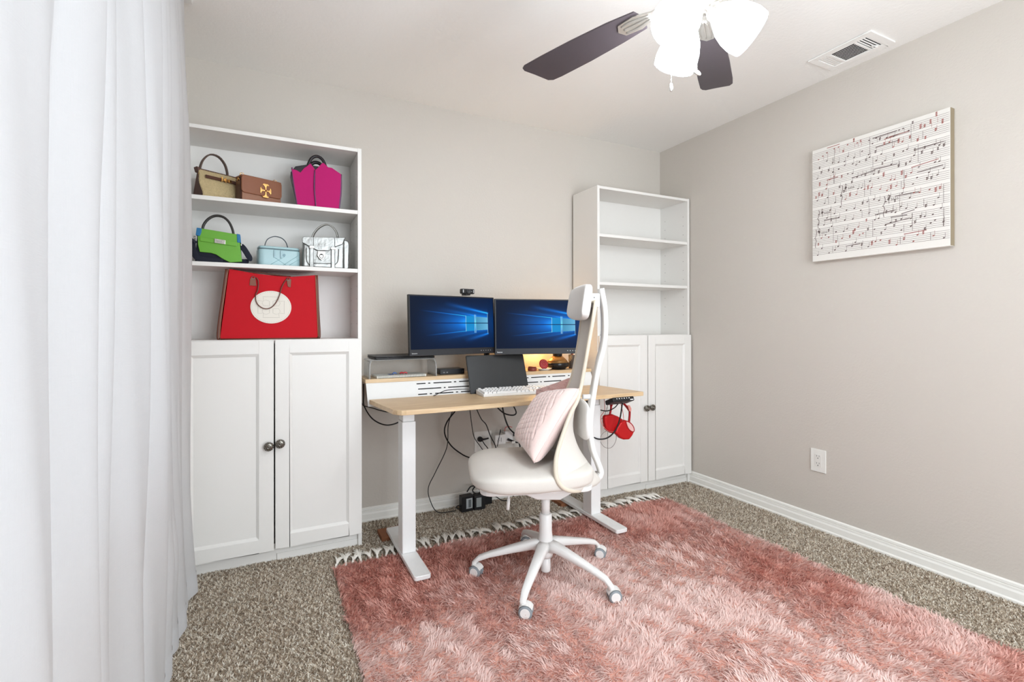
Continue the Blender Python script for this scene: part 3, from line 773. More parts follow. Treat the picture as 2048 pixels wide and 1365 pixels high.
def bag_silver():
    t = bag('metallic silver satchel with buckled straps, at the right end of the middle shelf', -2.55, -.255, ZS[1], 0)
    SV = mat('silver_foil_leather', S(150, 150, 147), .34, .9, bump=(26, .5, .006)); ED = mat('black_edge_paint', S(44, 42, 40), .5)
    obj('body', M().prism([(.004, 0), (.196, 0), (.198, .15), (.006, .145)], 0, .10), SV, t, .008, 3)
    obj('side_gusset', M().prism([(.198, 0), (.224, .004), (.228, .13), (.222, .150), (.198, .155)], .02, .085), SV, t, .006, 3)
    fl = [(.0, .136), (.006, .148), (.218, .160), (.222, .152), (.200, .155), (.190, .128), (.185, .122), (.152, .108), (.122, .088), (.072, .086), (.040, .098), (.004, .116)]
    fl = [(.0, .140), (.008, .150), (.205, .160), (.197, .150), (.190, .126), (.152, .109), (.124, .088), (.070, .086), (.034, .104), (.002, .120)]
    obj('flap', M().prism(fl, -.010, -.002), SV, t, .002, 3)
    ol = M().tube([(p[0], -.0095, p[1]) for p in fl[2:]], .0013, 6, sub=1); obj('flap_edge', ol, ED, t)
    for xx in (.044, .144):
        s_ = obj('buckle_strap', M().box(xx - .008, xx + .008, -.0145, -.0102, .0, .112), SV, t, .001)
        obj('strap_edge', M().box(xx + .008, xx + .0095, -.0147, -.0102, 0, .155), ED, s_)
        obj('buckle', M().box(xx - .011, xx + .011, -.018, -.0145, .094, .106), CHROME, s_, .0015)
    pk = M().tube([(.055, -.006, .022), (.135, -.006, .024)], .0012, 6, sub=1); pk.tube([(.020, -.006, .095), (.022, -.006, .035), (.035, -.006, .012)], .0018, 6); pk.tube([(.172, -.006, .100), (.168, -.006, .04), (.152, -.006, .018)], .0018, 6)
    obj('piping', pk, mat('dark_piping', S(110, 108, 104), .3, .6), t)
    lk = M().prism([(.072, .083), (.106, .083), (.108, .060), (.098, .044), (.089, .038), (.080, .044), (.070, .060)], -.0165, -.0102); k = obj('lock_plate', lk, mat('pale_silver_lock', S(220, 218, 210), .3, .8), t, .0015)
    r_ = M().tube([(.089 + .009 * math.cos(a * PI / 6), -.018, .058 + .011 * math.sin(a * PI / 6)) for a in range(12)], .0016, 8, closed=True, sub=1); r_.box(.083, .095, -.0178, -.0165, .063, .067); obj('turn_ring', r_, ED, k)
    obj('handle', strap([(.050, .150), (.058, .175), (.078, .203), (.104, .222), (.125, .226), (.148, .214), (.165, .190), (.172, .160)], .03, (.0040, .012), (.35, 1, .1)), mat('silver_grey_handle', S(150, 148, 142), .35, .5), t)
bag_silver()

def bag_red():
    t = bag('large red canvas tote with white perforated round patch on the lowest shelf', -2.70, -.268, ZS[2], 0)
    RD = mat('red_canvas', S(190, 0, 22), .8, bump=(900, .4, .0006)); BR = leather('brown_trim_leather', S(104, 60, 46)); TN = mat('tan_stitch', S(168, 120, 90), .6)
    fr = [(-.198, 0), (.222, 0), (.211, .315), (.10, .302), (.04, .303), (-.06, .312), (-.160, .328)]
    obj('front_panel', M().prism(fr, 0, .006), RD, t, .001)
    obj('back_panel', M().prism([(-.19, 0), (.215, 0), (.205, .31), (-.155, .325)], .13, .136), RD, t, .001)
    sd = M(); sd.prism([(.004, 0), (.134, 0), (.12, .31), (.016, .318)], -.004, 0, 'yz')
    s1 = M().add([(-.204, .006, .002), (-.196, .134, .002), (-.158, .134, .325), (-.168, .006, .326)], [(0, 1, 2, 3)]); s1.add([(.226, .006, .002), (.218, .134, .002), (.208, .134, .31), (.216, .006, .315)], [(0, 1, 2, 3)]); s1.add([(-.2, .004, .001), (.224, .004, .001), (.216, .134, .001), (-.19, .134, .001)], [(0, 1, 2, 3)])
    obj('side_gusset', s1, RD, t, solid=.003)
    tr = M().tube([(-.170, .0, .326), (-.185, .0, .20), (-.201, .0, .07), (-.204, .0, .010), (-.196, .0, .003)], (.003, .0065), 8, w=(1, 0, 0)); tr.tube([(.216, .0, .315), (.222, .0, .16), (.229, .0, .02), (.222, 0, .003)], (.003, .0065), 8, w=(1, 0, 0)); tr.tube([(-.198, -.0, .003), (.223, -.0, .003)], .003, 8, sub=1)
    obj('leather_trim', tr, BR, t)
    st = M().tube([(-.164, -.0025, .324), (-.180, -.0025, .20), (-.195, -.0025, .07), (-.198, -.0025, .010)], .0014, 6); st.tube([(.211, -.0025, .312), (.217, -.0025, .16), (.223, -.0025, .012)], .0014, 6); obj('contrast_stitching', st, TN, t)
    # round patch
    cx, cz, ra, rb = .014, .153, .088, .078
    n = 48; disc = [(cx + ra * math.cos(2 * PI * k / n), cz + rb * math.sin(2 * PI * k / n)) for k in range(n)]
    pt = obj('round_patch', M().prism(disc, -.0035, 0), mat('ivory_patch', S(232, 226, 214), .6), t, .0008)
    dots = []
    for k in range(64): dots.append((cx + (ra - .006) * math.cos(2 * PI * k / 64), cz + (rb - .006) * math.sin(2 * PI * k / 64)))
    def seg(a, b, m_):
        return [(a[0] + (b[0] - a[0]) * i / m_, a[1] + (b[1] - a[1]) * i / m_) for i in range(m_)]
    for q in range(4):
        ks = 1.0 if q % 2 == 0 else .95
        pl = [(-.007, .008), (-.007, .030), (-.020, .036), (-.030, .032), (-.032, .052), (.032, .052), (.030, .032), (.020, .036), (.007, .030), (.007, .008)]
        for a, b in zip(pl[:-1], pl[1:]):
            for p in seg(a, b, max(2, int(math.dist(a, b) / .0042))):
                x_, z_ = p
                for _ in range(q): x_, z_ = z_, -x_
                dots.append((cx + x_ * 1.08, cz + z_ * .95))
    dm = M()
    for (x_, z_) in dots: dm.add([(x_ + .0011 * math.cos(a * PI / 3), -.0038, z_ + .0011 * math.sin(a * PI / 3)) for a in range(6)], [tuple(range(6))])
    obj('perforations', dm, mat('perforation_shade', S(130, 116, 100), .8), pt)
    for xx, lean in ((-.062, -.006), (.088, .006)):
        obj('handle_tab', M().prism([(xx - .010 + lean * .4, .288), (xx + .012 + lean * .3, .290), (xx + .006 - lean * 1.2 + (.012 if lean > 0 else 0), .252 if lean < 0 else .250), (xx - .014 - lean * -.3 + (.010 if lean > 0 else 0), .254)], -.004, 0), leather('saddle_tab', S(128, 72, 52)), t, .001)
        obj('handle_ring', M().tube([(xx + .007 * math.cos(a * PI / 5), -.004, .290 + .007 * math.sin(a * PI / 5)) for a in range(10)], .0016, 6, closed=True, sub=1), PEWTER, t)
    obj('hanging_handle', strap([(-.050, .292), (-.040, .275), (-.042, .235), (-.052, .205), (-.046, .170), (-.022, .148), (.006, .147), (.030, .168), (.048, .205), (.060, .250), (.075, .280), (.084, .292)], -.0075, (.0022, .0045)), BR, t)
    obj('rear_handle', strap([(-.10, .312), (-.04, .318), (.03, .310), (.10, .306)], .02, (.003, .006)), BR, t)
bag_red()

# ------------------------------------------------------------------ monitors
def screen_color(u, v):
    """u right, v down, in 0..1 : blue glow with a four-pane window shape and beams"""
    base = np.stack([0 * u + 1, 20 + 8 * u, 48 + 18 * u], -1)
    ox = 1.0; d = np.clip((ox - u), 0, 1)
    inten = np.zeros_like(u)
    # wide fan of light from the panes towards the left
    spread = .10 + .20 * np.abs(.95 - u)
    inten += 1.08 * np.exp(-((v - .5) / (spread + .05)) ** 2) * np.clip((u - .02) / .75, 0, 1) ** 1.5 * (u < .925)
    inten += .22 * np.exp(-((v - .5) / .33) ** 2) * np.clip((u) / .9, 0, 1)
    def beam(x0, y0, x1, y1, w, a):
        t = np.clip(((u - x0) * (x1 - x0) + (v - y0) * (y1 - y0)) / ((x1 - x0) ** 2 + (y1 - y0) ** 2), 0, 1)
        dist = np.hypot(u - (x0 + t * (x1 - x0)), (v - (y0 + t * (y1 - y0))) * .6)
        return a * np.exp(-(dist / (w * (.6 + 1.2 * t))) ** 2) * (1 - t) ** .9
    inten += beam(.925, .305, .38, .12, .016, .85) + beam(.64, .365, .10, .265, .004, .8) + beam(.64, .665, .16, .745, .004, .7) + beam(.925, .72, .62, .86, .018, .65) + beam(.77, .36, .3, .22, .012, .25) + beam(.77, .70, .3, .84, .012, .2)
    c = base + inten[..., None] * np.array([12, 118, 210])
    c = np.where(inten[..., None] > .75, c + (inten[..., None] - .75) * np.array([90, 120, 60]), c)
    pane = ((u > .645) & (u < .757)); pane2 = ((u > .772) & (u < .922))
    tv = np.where(pane, .372 + (u - .645) * -.12 * -1, .385 + (u - .772) * .22); bv = 1 - tv + .03
    inp = (pane | pane2) & (v > .36 + (u - .645) * .12) & (v < .668 - (u - .645) * .10)
    cp = np.where(pane[..., None], np.array([20, 150, 222]), np.array([95, 176, 218]) + (u[..., None] - .85) * 260)
    c = np.where(inp[..., None], cp, c)
    edge = (np.abs(u - .645) < .003) & (v > .36) & (v < .67) | ((np.abs(u - .757) < .004) | (np.abs(u - .772) < .0025)) & (v > .335) & (v < .70) | (np.abs(u - .923) < .002) & (v > .305) & (v < .72)
    c = np.where(edge[..., None], np.array([150, 215, 245]), c)
    c = np.where((np.abs(v - .508) < .0065)[..., None] & (u < .93)[..., None], np.minimum(c, np.array([0, 30, 84])), c)
    c = np.clip(c, 0, 255) / 255
    return np.where(c <= .04045, c / 12.92, ((c + .055) / 1.055) ** 2.4)
SCREENM = attr_mat('lit_screen', emit=0.74)
def screen_mesh(x0, x1, z0, z1, y):
    nu, nv = 480, 270
    uu, vv = np.meshgrid(np.linspace(0, 1, nu), np.linspace(0, 1, nv))
    V = np.stack([x0 + (x1 - x0) * uu, np.full_like(uu, y), z1 + (z0 - z1) * vv], -1).reshape(-1, 3)
    me = bpy.data.meshes.new('screen')
    idx = np.arange(nu * nv).reshape(nv, nu)
    F = np.stack([idx[:-1, :-1], idx[1:, :-1], idx[1:, 1:], idx[:-1, 1:]], -1).reshape(-1, 4)
    me.from_pydata(V.tolist(), [], F.tolist()); me.update()
    at = me.attributes.new('tint', 'FLOAT_COLOR', 'POINT'); c = np.ones((nu * nv, 4), dtype=np.float32); c[:, :3] = screen_color(uu, vv).reshape(-1, 3)
    at.data.foreach_set('color', c.reshape(-1)); return me
SMESH = screen_mesh(-.262, .262, -.128, .156, -.0082)
LETTER = mat('silver_lettering', S(200, 200, 200), .4, .5)
def monitor(label, loc, yaw, tilt):
    t = thing('monitor', label, 'monitor', loc, yaw, 'twin monitors on the desk')
    t.rotation_euler = (tilt, 0, yaw)
    obj('bezel', M().box(-.270, .270, -.008, .010, -.1625, .1625), BLACK, t, .002)
    link('screen', SMESH if not SMESH.users else SMESH, [] if SMESH.materials else SCREENM, t)
    obj('chin', M().box(-.269, .269, -.0095, -.0078, -.1615, -.131), mat('dark_chin', S(36, 36, 40), .5), t)
    obj('rear_housing', M().box(-.16, .16, .010, .034, -.10, .09), BLACK, t, .01, 3)
    tm = text_mesh('lenovo', .0115); o = link('lettering', tm, LETTER, t); o.rotation_euler = (PI / 2, 0, 0); o.location = (-.258, -.0100, -.152)
    bt = M()
    for i in range(5): bt.box(.17 + .016 * i, .174 + .016 * i, -.0098, -.0094, -.146, -.143)
    obj('button_marks', bt, LETTER, t)
    return t
monitor('left of two wide monitors showing a blue wallpaper, webcam clipped on top', (-1.7784, -.296, 1.1212), math.radians(10.23), math.radians(-2.84))
monitor('right of two wide monitors showing a blue wallpaper, partly behind the chair headrest', (-1.2586, -.3401, 1.1126), math.radians(-13.17), math.radians(-3.2))
def arm():
    t = thing('monitor_stand', 'black dual-arm monitor pole standing on the rear shelf', 'stand', (-1.515, -.15, .838))
    obj('base', M().box(-.06, .06, -.05, .05, 0, .008), BLACK, t, .003)
    obj('pole', M().lathe([(.0175, .008), (.0175, .40)], (0, 0, 0), 20), BLACK, t)
    for sx, ex, ey in ((-1, -.255, -.098), (1, .262, -.125)):
        obj('arm', M().tube([(0, 0, .285), (ex * .5, .045, .285), (ex, ey, .285)], (.014, .010), 10, w=(0, 0, 1)), BLACK, t)
    obj('cable_clip', M().prism([(-.03, 0), (-.022, 0), (-.012, .12), (-.02, .12)], -.02, -.01), BLACK, t)
arm()
def webcam():
    t = thing('webcam', 'small black webcam clipped on top of the left monitor', 'webcam', (-1.70, -.292, 1.293), math.radians(10))
    obj('body', M().box(-.042, .042, -.022, .006, .004, .032), BLACK, t, .006, 3)
    obj('lens', M().lathe([(.0125, 0), (.0125, .006), (.009, .006), (.007, .003), (.0001, .003)], (0, -.021, .018), 24, Matrix.Rotation(PI / 2, 3, 'X')), DGREY, t)
    g = M().box(-.036, -.031, -.0235, -.022, .010, .027).box(.031, .036, -.0235, -.022, .010, .027); g.box(.018, .021, -.0232, -.022, .016, .019)
    obj('status_lights', g, mat('pale_glint', S(190, 190, 190), .4), t)
    obj('clip', M().box(-.015, .015, -.020, .03, -.004, .006), BLACK, t, .002)
webcam()

# portable screen leaning on the desk shelf, keyboard
def tablet():
    t = thing('portable_screen', 'thin dark portable screen leaning against the desk shelf behind the keyboard', 'screen', (-1.517, -.348, DZT), math.radians(-1))
    tilt = Matrix.Rotation(math.radians(-21), 4, 'X')
    b = M().prism(rrect(-.180, .182, 0, .222, .006), -.004, .004); b.xf(tilt); obj('housing', b, BLACK, t, .001)
    g = M().prism(rrect(-.176, .178, .010, .218, .004), -.0046, -.0042); g.xf(tilt); obj('dark_glass', g, mat('matte_dark_glass', S(42, 43, 44), .38), t)
tablet()
def keyboard():
    t = thing('keyboard', 'white full-size mechanical keyboard on the desktop', 'keyboard', (-1.4555, -.435, DZT), math.radians(-4))
    c = M().prism([(-.065, .0), (.065, .0), (.065, .026), (-.065, .014)], -.218, .218, 'yz'); obj('case', c, WPLAS, t, .003, 3)
    KM = mat('white_keycaps', S(244, 242, 240), .45)
    def key(x, y, w):
        z = .0145 + (y + .065) / .13 * .012
        m.add([(x, y, z), (x + w, y, z), (x + w, y + .0165, z + .0016), (x, y + .0165, z + .0016), (x + .0018, y + .002, z + .009), (x + w - .0018, y + .002, z + .009), (x + w - .0018, y + .0140, z + .0095), (x + .0018, y + .0140, z + .0095)],
              [(4, 5, 6, 7), (0, 1, 5, 4), (1, 2, 6, 5), (2, 3, 7, 6), (3, 0, 4, 7)])
    m = M(); u = .01905; x0 = -.2115; lines = [(-.058, [1.25, 1.25, 1.25, 6.25, 1.25, 1.25, 1.25, 1.25]), (-.039, [2.25] + [1] * 10 + [2.75]), (-.020, [1.75] + [1] * 11 + [2.25]), (-.001, [1.5] + [1] * 12 + [1.5]), (.018, [1] * 13 + [2]), (.042, [1, -1, 1, 1, 1, 1, -.5, 1, 1, 1, 1, -.5, 1, 1, 1, 1])]
    for y, ws in lines:
        x = x0
        for w in ws:
            if w > 0: key(x, y, w * u - .0025)
            x += abs(w) * u
    for y, cols_ in ((-.058, (0, 1, 2)), (-.039, (1,)), (-.001, (0, 1, 2)), (.018, (0, 1, 2)), (.042, (0, 1, 2))):
        for c_ in cols_: key(x0 + 15.25 * u + c_ * u, y, u - .0025)
    for y in (-.058, -.039, -.020, -.001, .018):
        for c_ in range(4): key(x0 + 18.5 * u + c_ * u, y, u - .0025)
    o = obj('keycaps', m, KM, t); o['kind'] = 'stuff'
keyboard()

# ------------------------------------------------------------------ things on the rear shelf
SZ = .838
def laptop_set():
    t = thing('laptop_stand', 'clear acrylic bridge stand at the left end of the rear shelf', 'stand', (-2.035, -.15, SZ))
    ACR = mat('clear_acrylic', (.95, .96, .96), .2, trans=.65, ior=1.3)
    path = [(-.185, 0), (-.185, .065), (-.178, .090), (-.158, .098), (.140, .098), (.165, .090), (.176, .065), (.178, 0)]
    obj('acrylic_shell', M().tube([(x, 0, z) for x, z in path], (.0045, .088), 12, sub=4, w=(0, 1, 0)), ACR, t)
    l = thing('laptop', 'closed black laptop resting on the clear acrylic stand', 'laptop', (-2.035, -.15, SZ + .103), math.radians(1))
    obj('base', M().prism(rrect(-.165, .165, -.10, .105, .010), .0, .009, 'xy'), BLACK, l, .003)
    obj('lid', M().prism(rrect(-.165, .165, -.10, .105, .010), .010, .017, 'xy'), mat('graphite_lid', S(40, 40, 42), .4), l, .003)
    n = thing('notebook', 'white spiral notebook lying under the acrylic stand', 'notebook', (-2.05, -.175, SZ), math.radians(2))
    obj('pages', M().box(-.135, .135, -.055, .075, .001, .012), mat('paper_block', S(240, 238, 230), .8), n, .001)
    obj('cover', M().box(-.137, .137, -.057, .077, .012, .0135), mat('ivory_cover', S(236, 234, 226), .6), n)
    w = M()
    for i in range(38): w.tube([(-.128 + i * .0068, -.058 + .005 * math.cos(a * PI / 4), .007 + .006 * math.sin(a * PI / 4)) for a in range(8)], .0008, 4, closed=True, sub=1)
    obj('spiral_binding', w, mat('grey_wire', S(170, 170, 168), .4, .7), n)
    p = M(); p.box(-.06, -.035, -.02, .03, .0137, .0142); o = obj('cover_print', p, mat('blue_print', S(104, 132, 186), .6), n)
    m = thing('plastic_clips', 'red and blue plastic clips lying on the notebook', 'clips', (-2.035, -.185, SZ + .0145))
    for (x_, c_, nm) in ((-.045, S(96, 128, 190), 'blue_clip'), (-.005, S(206, 56, 66), 'red_clip'), (.014, S(220, 84, 88), 'red_clip')):
        obj(nm, M().tube([(x_ - .010, 0, .004), (x_, .004, .009), (x_ + .012, 0, .004)], .0038, 8), mat(nm, c_, .4), m)
laptop_set()
def dock():
    t = thing('docking_station', 'small flat black dock beside the acrylic stand on the rear shelf', 'dock', (-1.748, -.15, SZ))
    obj('body', M().box(-.075, .075, -.04, .06, 0, .032), mat('black_dock', S(28, 28, 31), .3), t, .004)
    p = M(); p.box(-.055, -.046, -.0408, -.040, .010, .016); p.box(-.036, -.027, -.0408, -.040, .010, .016); p.box(.062, .064, -.0408, -.040, .012, .020)
    obj('ports', p, mat('port_grey', S(120, 120, 122), .4, .4), t)
dock()
def tins():
    t = thing('lidded_tin', 'small round reddish-brown tin beside the spiral coaster', 'tin', (-1.232, -.205, SZ))
    RB = mat('copper_red_enamel', S(142, 66, 54), .3)
    obj('body', M().lathe([(.0245, 0), (.028, .004), (.029, .012), (.027, .020), (.024, .0225)], (0, 0, 0), 24), RB, t)
    obj('lid', M().lathe([(.0245, .0225), (.025, .026), (.02, .028), (.0001, .028)], (0, 0, 0), 24), RB, t)
    t = thing('votive_cup', 'small blush pink cup partly hidden behind the portable screen', 'cup', (-1.288, -.16, SZ))
    obj('cup', M().lathe([(.020, 0), (.024, .004), (.025, .022), (.023, .022), (.022, .006), (.0001, .005)], (0, 0, 0), 22), mat('blush_ceramic', S(196, 128, 112), .4), t)
    obj('ball_lid', M().ball((0, 0, .028), .012), mat('pink_glass', S(214, 150, 130), .3), t)
    t = thing('trinket_dish', 'shallow white dish holding a red spiral coaster', 'dish', (-1.148, -.205, SZ))
    obj('dish', M().lathe([(.028, 0), (.030, .003), (.046, .010), (.050, .013), (.048, .014), (.030, .007), (.0001, .006)], (0, 0, 0), 28), mat('white_ceramic', S(232, 228, 224), .3), t)
    c = thing('spiral_coaster', 'small round coaster with red and pink rings standing in the white dish', 'coaster', (-1.146, -.198, SZ + .012))
    Rx = Matrix.Rotation(math.radians(75), 3, 'X')
    r_ = M().lathe([(.0001, -.003), (.030, -.003), (.032, 0), (.030, .003), (.0001, .003)], (0, 0, .026), 28, Rx, caps=False); obj('disc', r_, mat('deep_red_felt', S(170, 22, 36), .6), c)
    g = M()
    for q in (.007, .016, .024): g.tube([Vector((0, 0, .026)) + Rx @ Vector((q * math.cos(a * PI / 9), q * math.sin(a * PI / 9), .0035)) for a in range(18)], .0013, 6, closed=True, sub=1)
    obj('rings', g, mat('pink_ring', S(226, 130, 130), .5), c)
tins()
def lamp():
    t = thing('table_lamp', 'black and amber table lamp glowing behind the right monitor', 'lamp', (-1.025, -.165, SZ))
    obj('base', M().lathe([(.052, 0), (.054, .006), (.062, .012), (.072, .016), (.072, .040), (.070, .043)], (0, 0, 0), 36), mat('black_lacquer', S(30, 28, 30), .25), t)
    obj('shoulder', M().lathe([(.070, .043), (.060, .058), (.046, .072), (.032, .083)], (0, 0, 0), 36), mat('amber_bronze', S(156, 112, 60), .35, .4), t)
    obj('neck', M().lathe([(.030, .083), (.030, .090), (.032, .100), (.036, .110), (.030, .112), (.012, .114), (.010, .130)], (0, 0, 0), 30), mat('black_lacquer_neck', S(30, 28, 30), .25), t)
    sh = obj('glass_shade', M().lathe([(.03, .128), (.055, .15), (.066, .19), (.058, .23), (.035, .255), (.015, .262)], (0, 0, 0), 32, caps=False), mat('lit_opal_glass', (1, .85, .6), .4, emit=((1, .62, .25), 2.5)), t)
    l = bpy.data.lights.new('warm_bulb', 'POINT'); l.energy = 1.5; l.color = (1, .56, .17); l.shadow_soft_size = .03
    o = bpy.data.objects.new('bulb', l); COL.objects.link(o); o.parent = t; o.location = (.0, .01, .118 + .02)
    o.location = (.0, -.02, .128)
    o.location = (-.085, .075, .135)
lamp()
def pen_cup():
    t = thing('pen_cup', 'clear cup of pens beside the lamp, at the right end of the rear shelf', 'cup', (-.905, -.17, SZ))
    obj('cup', M().lathe([(.030, 0), (.032, .004), (.034, .09), (.032, .09), (.029, .006), (.0001, .005)], (0, 0, 0), 24), mat('smoky_cup', S(120, 110, 104), .15, trans=.5), t)
    for i, (dx, dy, c_) in enumerate(((-.012, .0, S(40, 30, 30)), (.008, .01, S(214, 190, 180)), (.012, -.008, S(60, 40, 44)), (-.004, -.012, S(230, 226, 220)), (.0, .012, S(150, 60, 60)))):
        p = thing('pen', ('dark brown', 'pale pink', 'plum', 'white', 'brick red')[i] + ' pen standing in the clear cup', 'pen', (-.905, -.17, SZ + .006), 0, 'pens in the cup')
        obj('barrel', M().tube([(dx * .5, dy * .5, .002), (dx * 1.6, dy * 1.6, .115)], .0038, 8, sub=1), mat('pen_barrel', c_, .4), p)
        obj('cap', M().tube([(dx * 1.6, dy * 1.6, .115), (dx * 1.9, dy * 1.9, .135)], .0044, 8, sub=1), mat('pen_cap', c_, .3), p)
pen_cup()

# ------------------------------------------------------------------ headphones on a hook under the desk
def headphones():
    t = thing('headphones', 'red over-ear headphones hanging under the right end of the desk', 'headphones', (-.80, -.50, .545))
    RED = mat('red_earcup_metal', S(196, 24, 28), .35, .25); RF = mat('red_mesh_fabric', S(170, 30, 34), .8); PK = mat('pale_pink_band', S(224, 150, 140), .5)
    def P(L_): return [(a + .80, b - .545) for a, b in L_]
    left = P([(-.975, .596), (-.965, .603), (-.917, .606), (-.877, .590), (-.841, .569), (-.835, .540), (-.865, .510), (-.901, .492), (-.932, .499), (-.963, .520), (-.974, .562)])
    right = P([(-.915, .500), (-.877, .466), (-.853, .456), (-.812, .453), (-.790, .475), (-.776, .498), (-.779, .522), (-.804, .549), (-.841, .571), (-.875, .56), (-.905, .53)])
    a_ = obj('ear_cup', M().prism(left, -.100, -.070), RED, t, .009, 4)
    b_ = obj('ear_cup', M().prism(right, -.122, -.088), RED, t, .010, 4)
    ring = P([(-.841, .563), (-.808, .549), (-.786, .523), (-.784, .500), (-.804, .502), (-.829, .526)])
    obj('ear_pad', M().tube([(x, -.122, z) for x, z in ring], .0035, 8, closed=True), RF, b_)
    obj('ear_opening', M().prism(ring, -.1235, -.121), mat('pale_pink_lining', S(226, 186, 180), .7), b_)
    obj('headband_stem', M().tube([(-.130, -.085, .055), (-.122, -.085, .085), (-.118, -.083, .108)], .006, 8), RF, t)
    obj('headband_stem', M().tube([(-.002, -.10, .0), (.003, -.10, .045), (.004, -.10, .070)], .0065, 8), RF, t)
    obj('headband', M().tube([(-.118, -.083, .108), (-.10, -.07, .132), (-.062, -.05, .142), (-.03, -.06, .125), (-.012, -.085, .100), (.004, -.10, .070)], (.004, .010), 10, w=(0, 1, 0)), RED, t)
    obj('band_canopy', M().prism(P([(-.826, .655), (-.808, .652), (-.797, .632), (-.800, .615), (-.812, .618)]), -.118, -.112), PK, t, .002)
headphones()
o = obj('headphone_hook', M().tube([(0, 0, .02), (0, 0, -.012), (.0, -.03, -.020), (.0, -.055, -.020), (.0, -.065, -.005)], .0035, 8), BLACK); o.location = (-.862, -.50, .70)
tag(o, 'small black hook under the desktop holding the red headphones', 'hook')

# ------------------------------------------------------------------ cables
def cable(label, pts, r=.0028, m=None, name='cable', group=None):
    c = Vector(pts[0]); o = obj(name, M().tube([Vector(p) - c for p in pts], r, 8, sub=8), m or CABLEM); o.location = c
    tag(o, label, 'cable', group); return o
GC = mat('grey_cable', S(150, 140, 134), .5); PC = mat('pink_cable', S(205, 110, 104), .5)
cable('thick black cable looping low at the left end of the desk', [(-2.23, -.1, .80), (-2.23, -.1, .738), (-2.23, -.12, .68), (-2.203, -.22, .624), (-2.158, -.34, .61), (-2.115, -.45, .644), (-2.10, -.47, .69)], .0035)
cable('short black cable running to the left desk leg above the loop', [(-2.235, -.08, .69), (-2.233, -.12, .683), (-2.2, -.2, .679), (-2.167, -.3, .676), (-2.105, -.42, .675)], .0028)
cable('thin black cable wandering down the wall to the power bricks', [(-1.762, -.25, .70), (-1.762, -.25, .658), (-1.763, -.16, .543), (-1.752, -.1, .397), (-1.813, -.07, .249), (-1.852, -.06, .163), (-1.846, -.07, .091), (-1.807, -.1, .022), (-1.70, -.115, .018)], .0026)
cable('thick black cable curving from the desk towards the chair seat', [(-1.738, -.25, .70), (-1.738, -.25, .656), (-1.779, -.18, .562), (-1.771, -.12, .483), (-1.717, -.08, .398), (-1.636, -.06, .33), (-1.561, -.06, .284), (-1.50, -.07, .18), (-1.52, -.10, .075)], .0042)
cable('thin black cable hanging just left of the wall outlet', [(-1.665, -.25, .70), (-1.665, -.25, .651), (-1.609, -.14, .525), (-1.569, -.08, .434), (-1.521, -.06, .369), (-1.476, -.05, .303), (-1.47, -.05, .24)], .0024)
cable('black cable crossing in front of the wall outlet charger', [(-1.625, -.25, .70), (-1.625, -.25, .648), (-1.552, -.15, .558), (-1.498, -.1, .508), (-1.466, -.09, .435), (-1.432, -.09, .37), (-1.42, -.09, .30)], .003)
cable('small black cable loop just under the middle of the desktop', [(-1.53, -.3, .70), (-1.521, -.3, .656), (-1.47, -.3, .609), (-1.415, -.3, .593), (-1.392, -.3, .606), (-1.411, -.3, .648), (-1.45, -.3, .70)], .004)
cable('thick black cable running down behind the pink cushion', [(-1.473, -.28, .70), (-1.473, -.28, .65), (-1.397, -.16, .547), (-1.34, -.1, .472), (-1.281, -.08, .412), (-1.252, -.08, .322), (-1.28, -.08, .2)], .0048)
cable('short black cord hanging from the plug in the wall outlet', [(-1.504, -.045, .405), (-1.49, -.05, .379), (-1.462, -.05, .339), (-1.45, -.05, .27)], .003)
cable('dark cable arching over the desktop to the portable screen', [(-1.915, -.295, .728), (-1.873, -.36, .762), (-1.841, -.38, .775), (-1.764, -.395, .777), (-1.715, -.40, .773)], .0022, mat('dark_grey_cable', S(60, 60, 62), .5))
cable('black cable sagging from the right desk leg to the control panel', [(-1.042, -.45, .69), (-1.03, -.46, .665), (-.988, -.5, .639), (-.971, -.55, .628), (-.959, -.6, .629), (-.94, -.64, .651), (-.925, -.66, .680)], .003)
cable('thick black cable swinging low in front of the red headphones', [(-.903, -.665, .678), (-.907, -.65, .594), (-.93, -.64, .526), (-.968, -.62, .482), (-1.014, -.60, .473), (-1.048, -.58, .489), (-1.066, -.57, .524), (-1.07, -.56, .60), (-1.065, -.55, .70)], .004)
cable('thin pinkish cable looped around the red headphones', [(-.946, -.55, .715), (-.947, -.56, .63), (-.99, -.58, .594), (-.994, -.6, .555), (-.962, -.61, .517), (-.902, -.61, .512), (-.855, -.61, .548), (-.844, -.6, .6), (-.882, -.62, .680)], .0018, PC)
cable('thin grey cable hanging in a circle below the headphones', [(-.905, -.56, .60), (-.907, -.57, .527), (-.968, -.57, .495), (-.986, -.57, .456), (-.957, -.57, .416), (-.914, -.57, .405), (-.882, -.57, .428), (-.871, -.57, .465), (-.886, -.57, .51), (-.90, -.56, .56)], .0015, GC)
cable('thin grey cable strung between the right desk leg and headphones', [(-.995, -.56, .57), (-.957, -.565, .588), (-.935, -.56, .63), (-.925, -.56, .652), (-.905, -.56, .715)], .0015, GC)
cable('black cord trailing along the carpet from the power bricks', [(-1.535, -.10, .055), (-1.478, -.09, .056), (-1.432, -.09, .052), (-1.392, -.1, .026), (-1.363, -.12, .030), (-1.332, -.1, .055), (-1.30, -.08, .03)], .003)

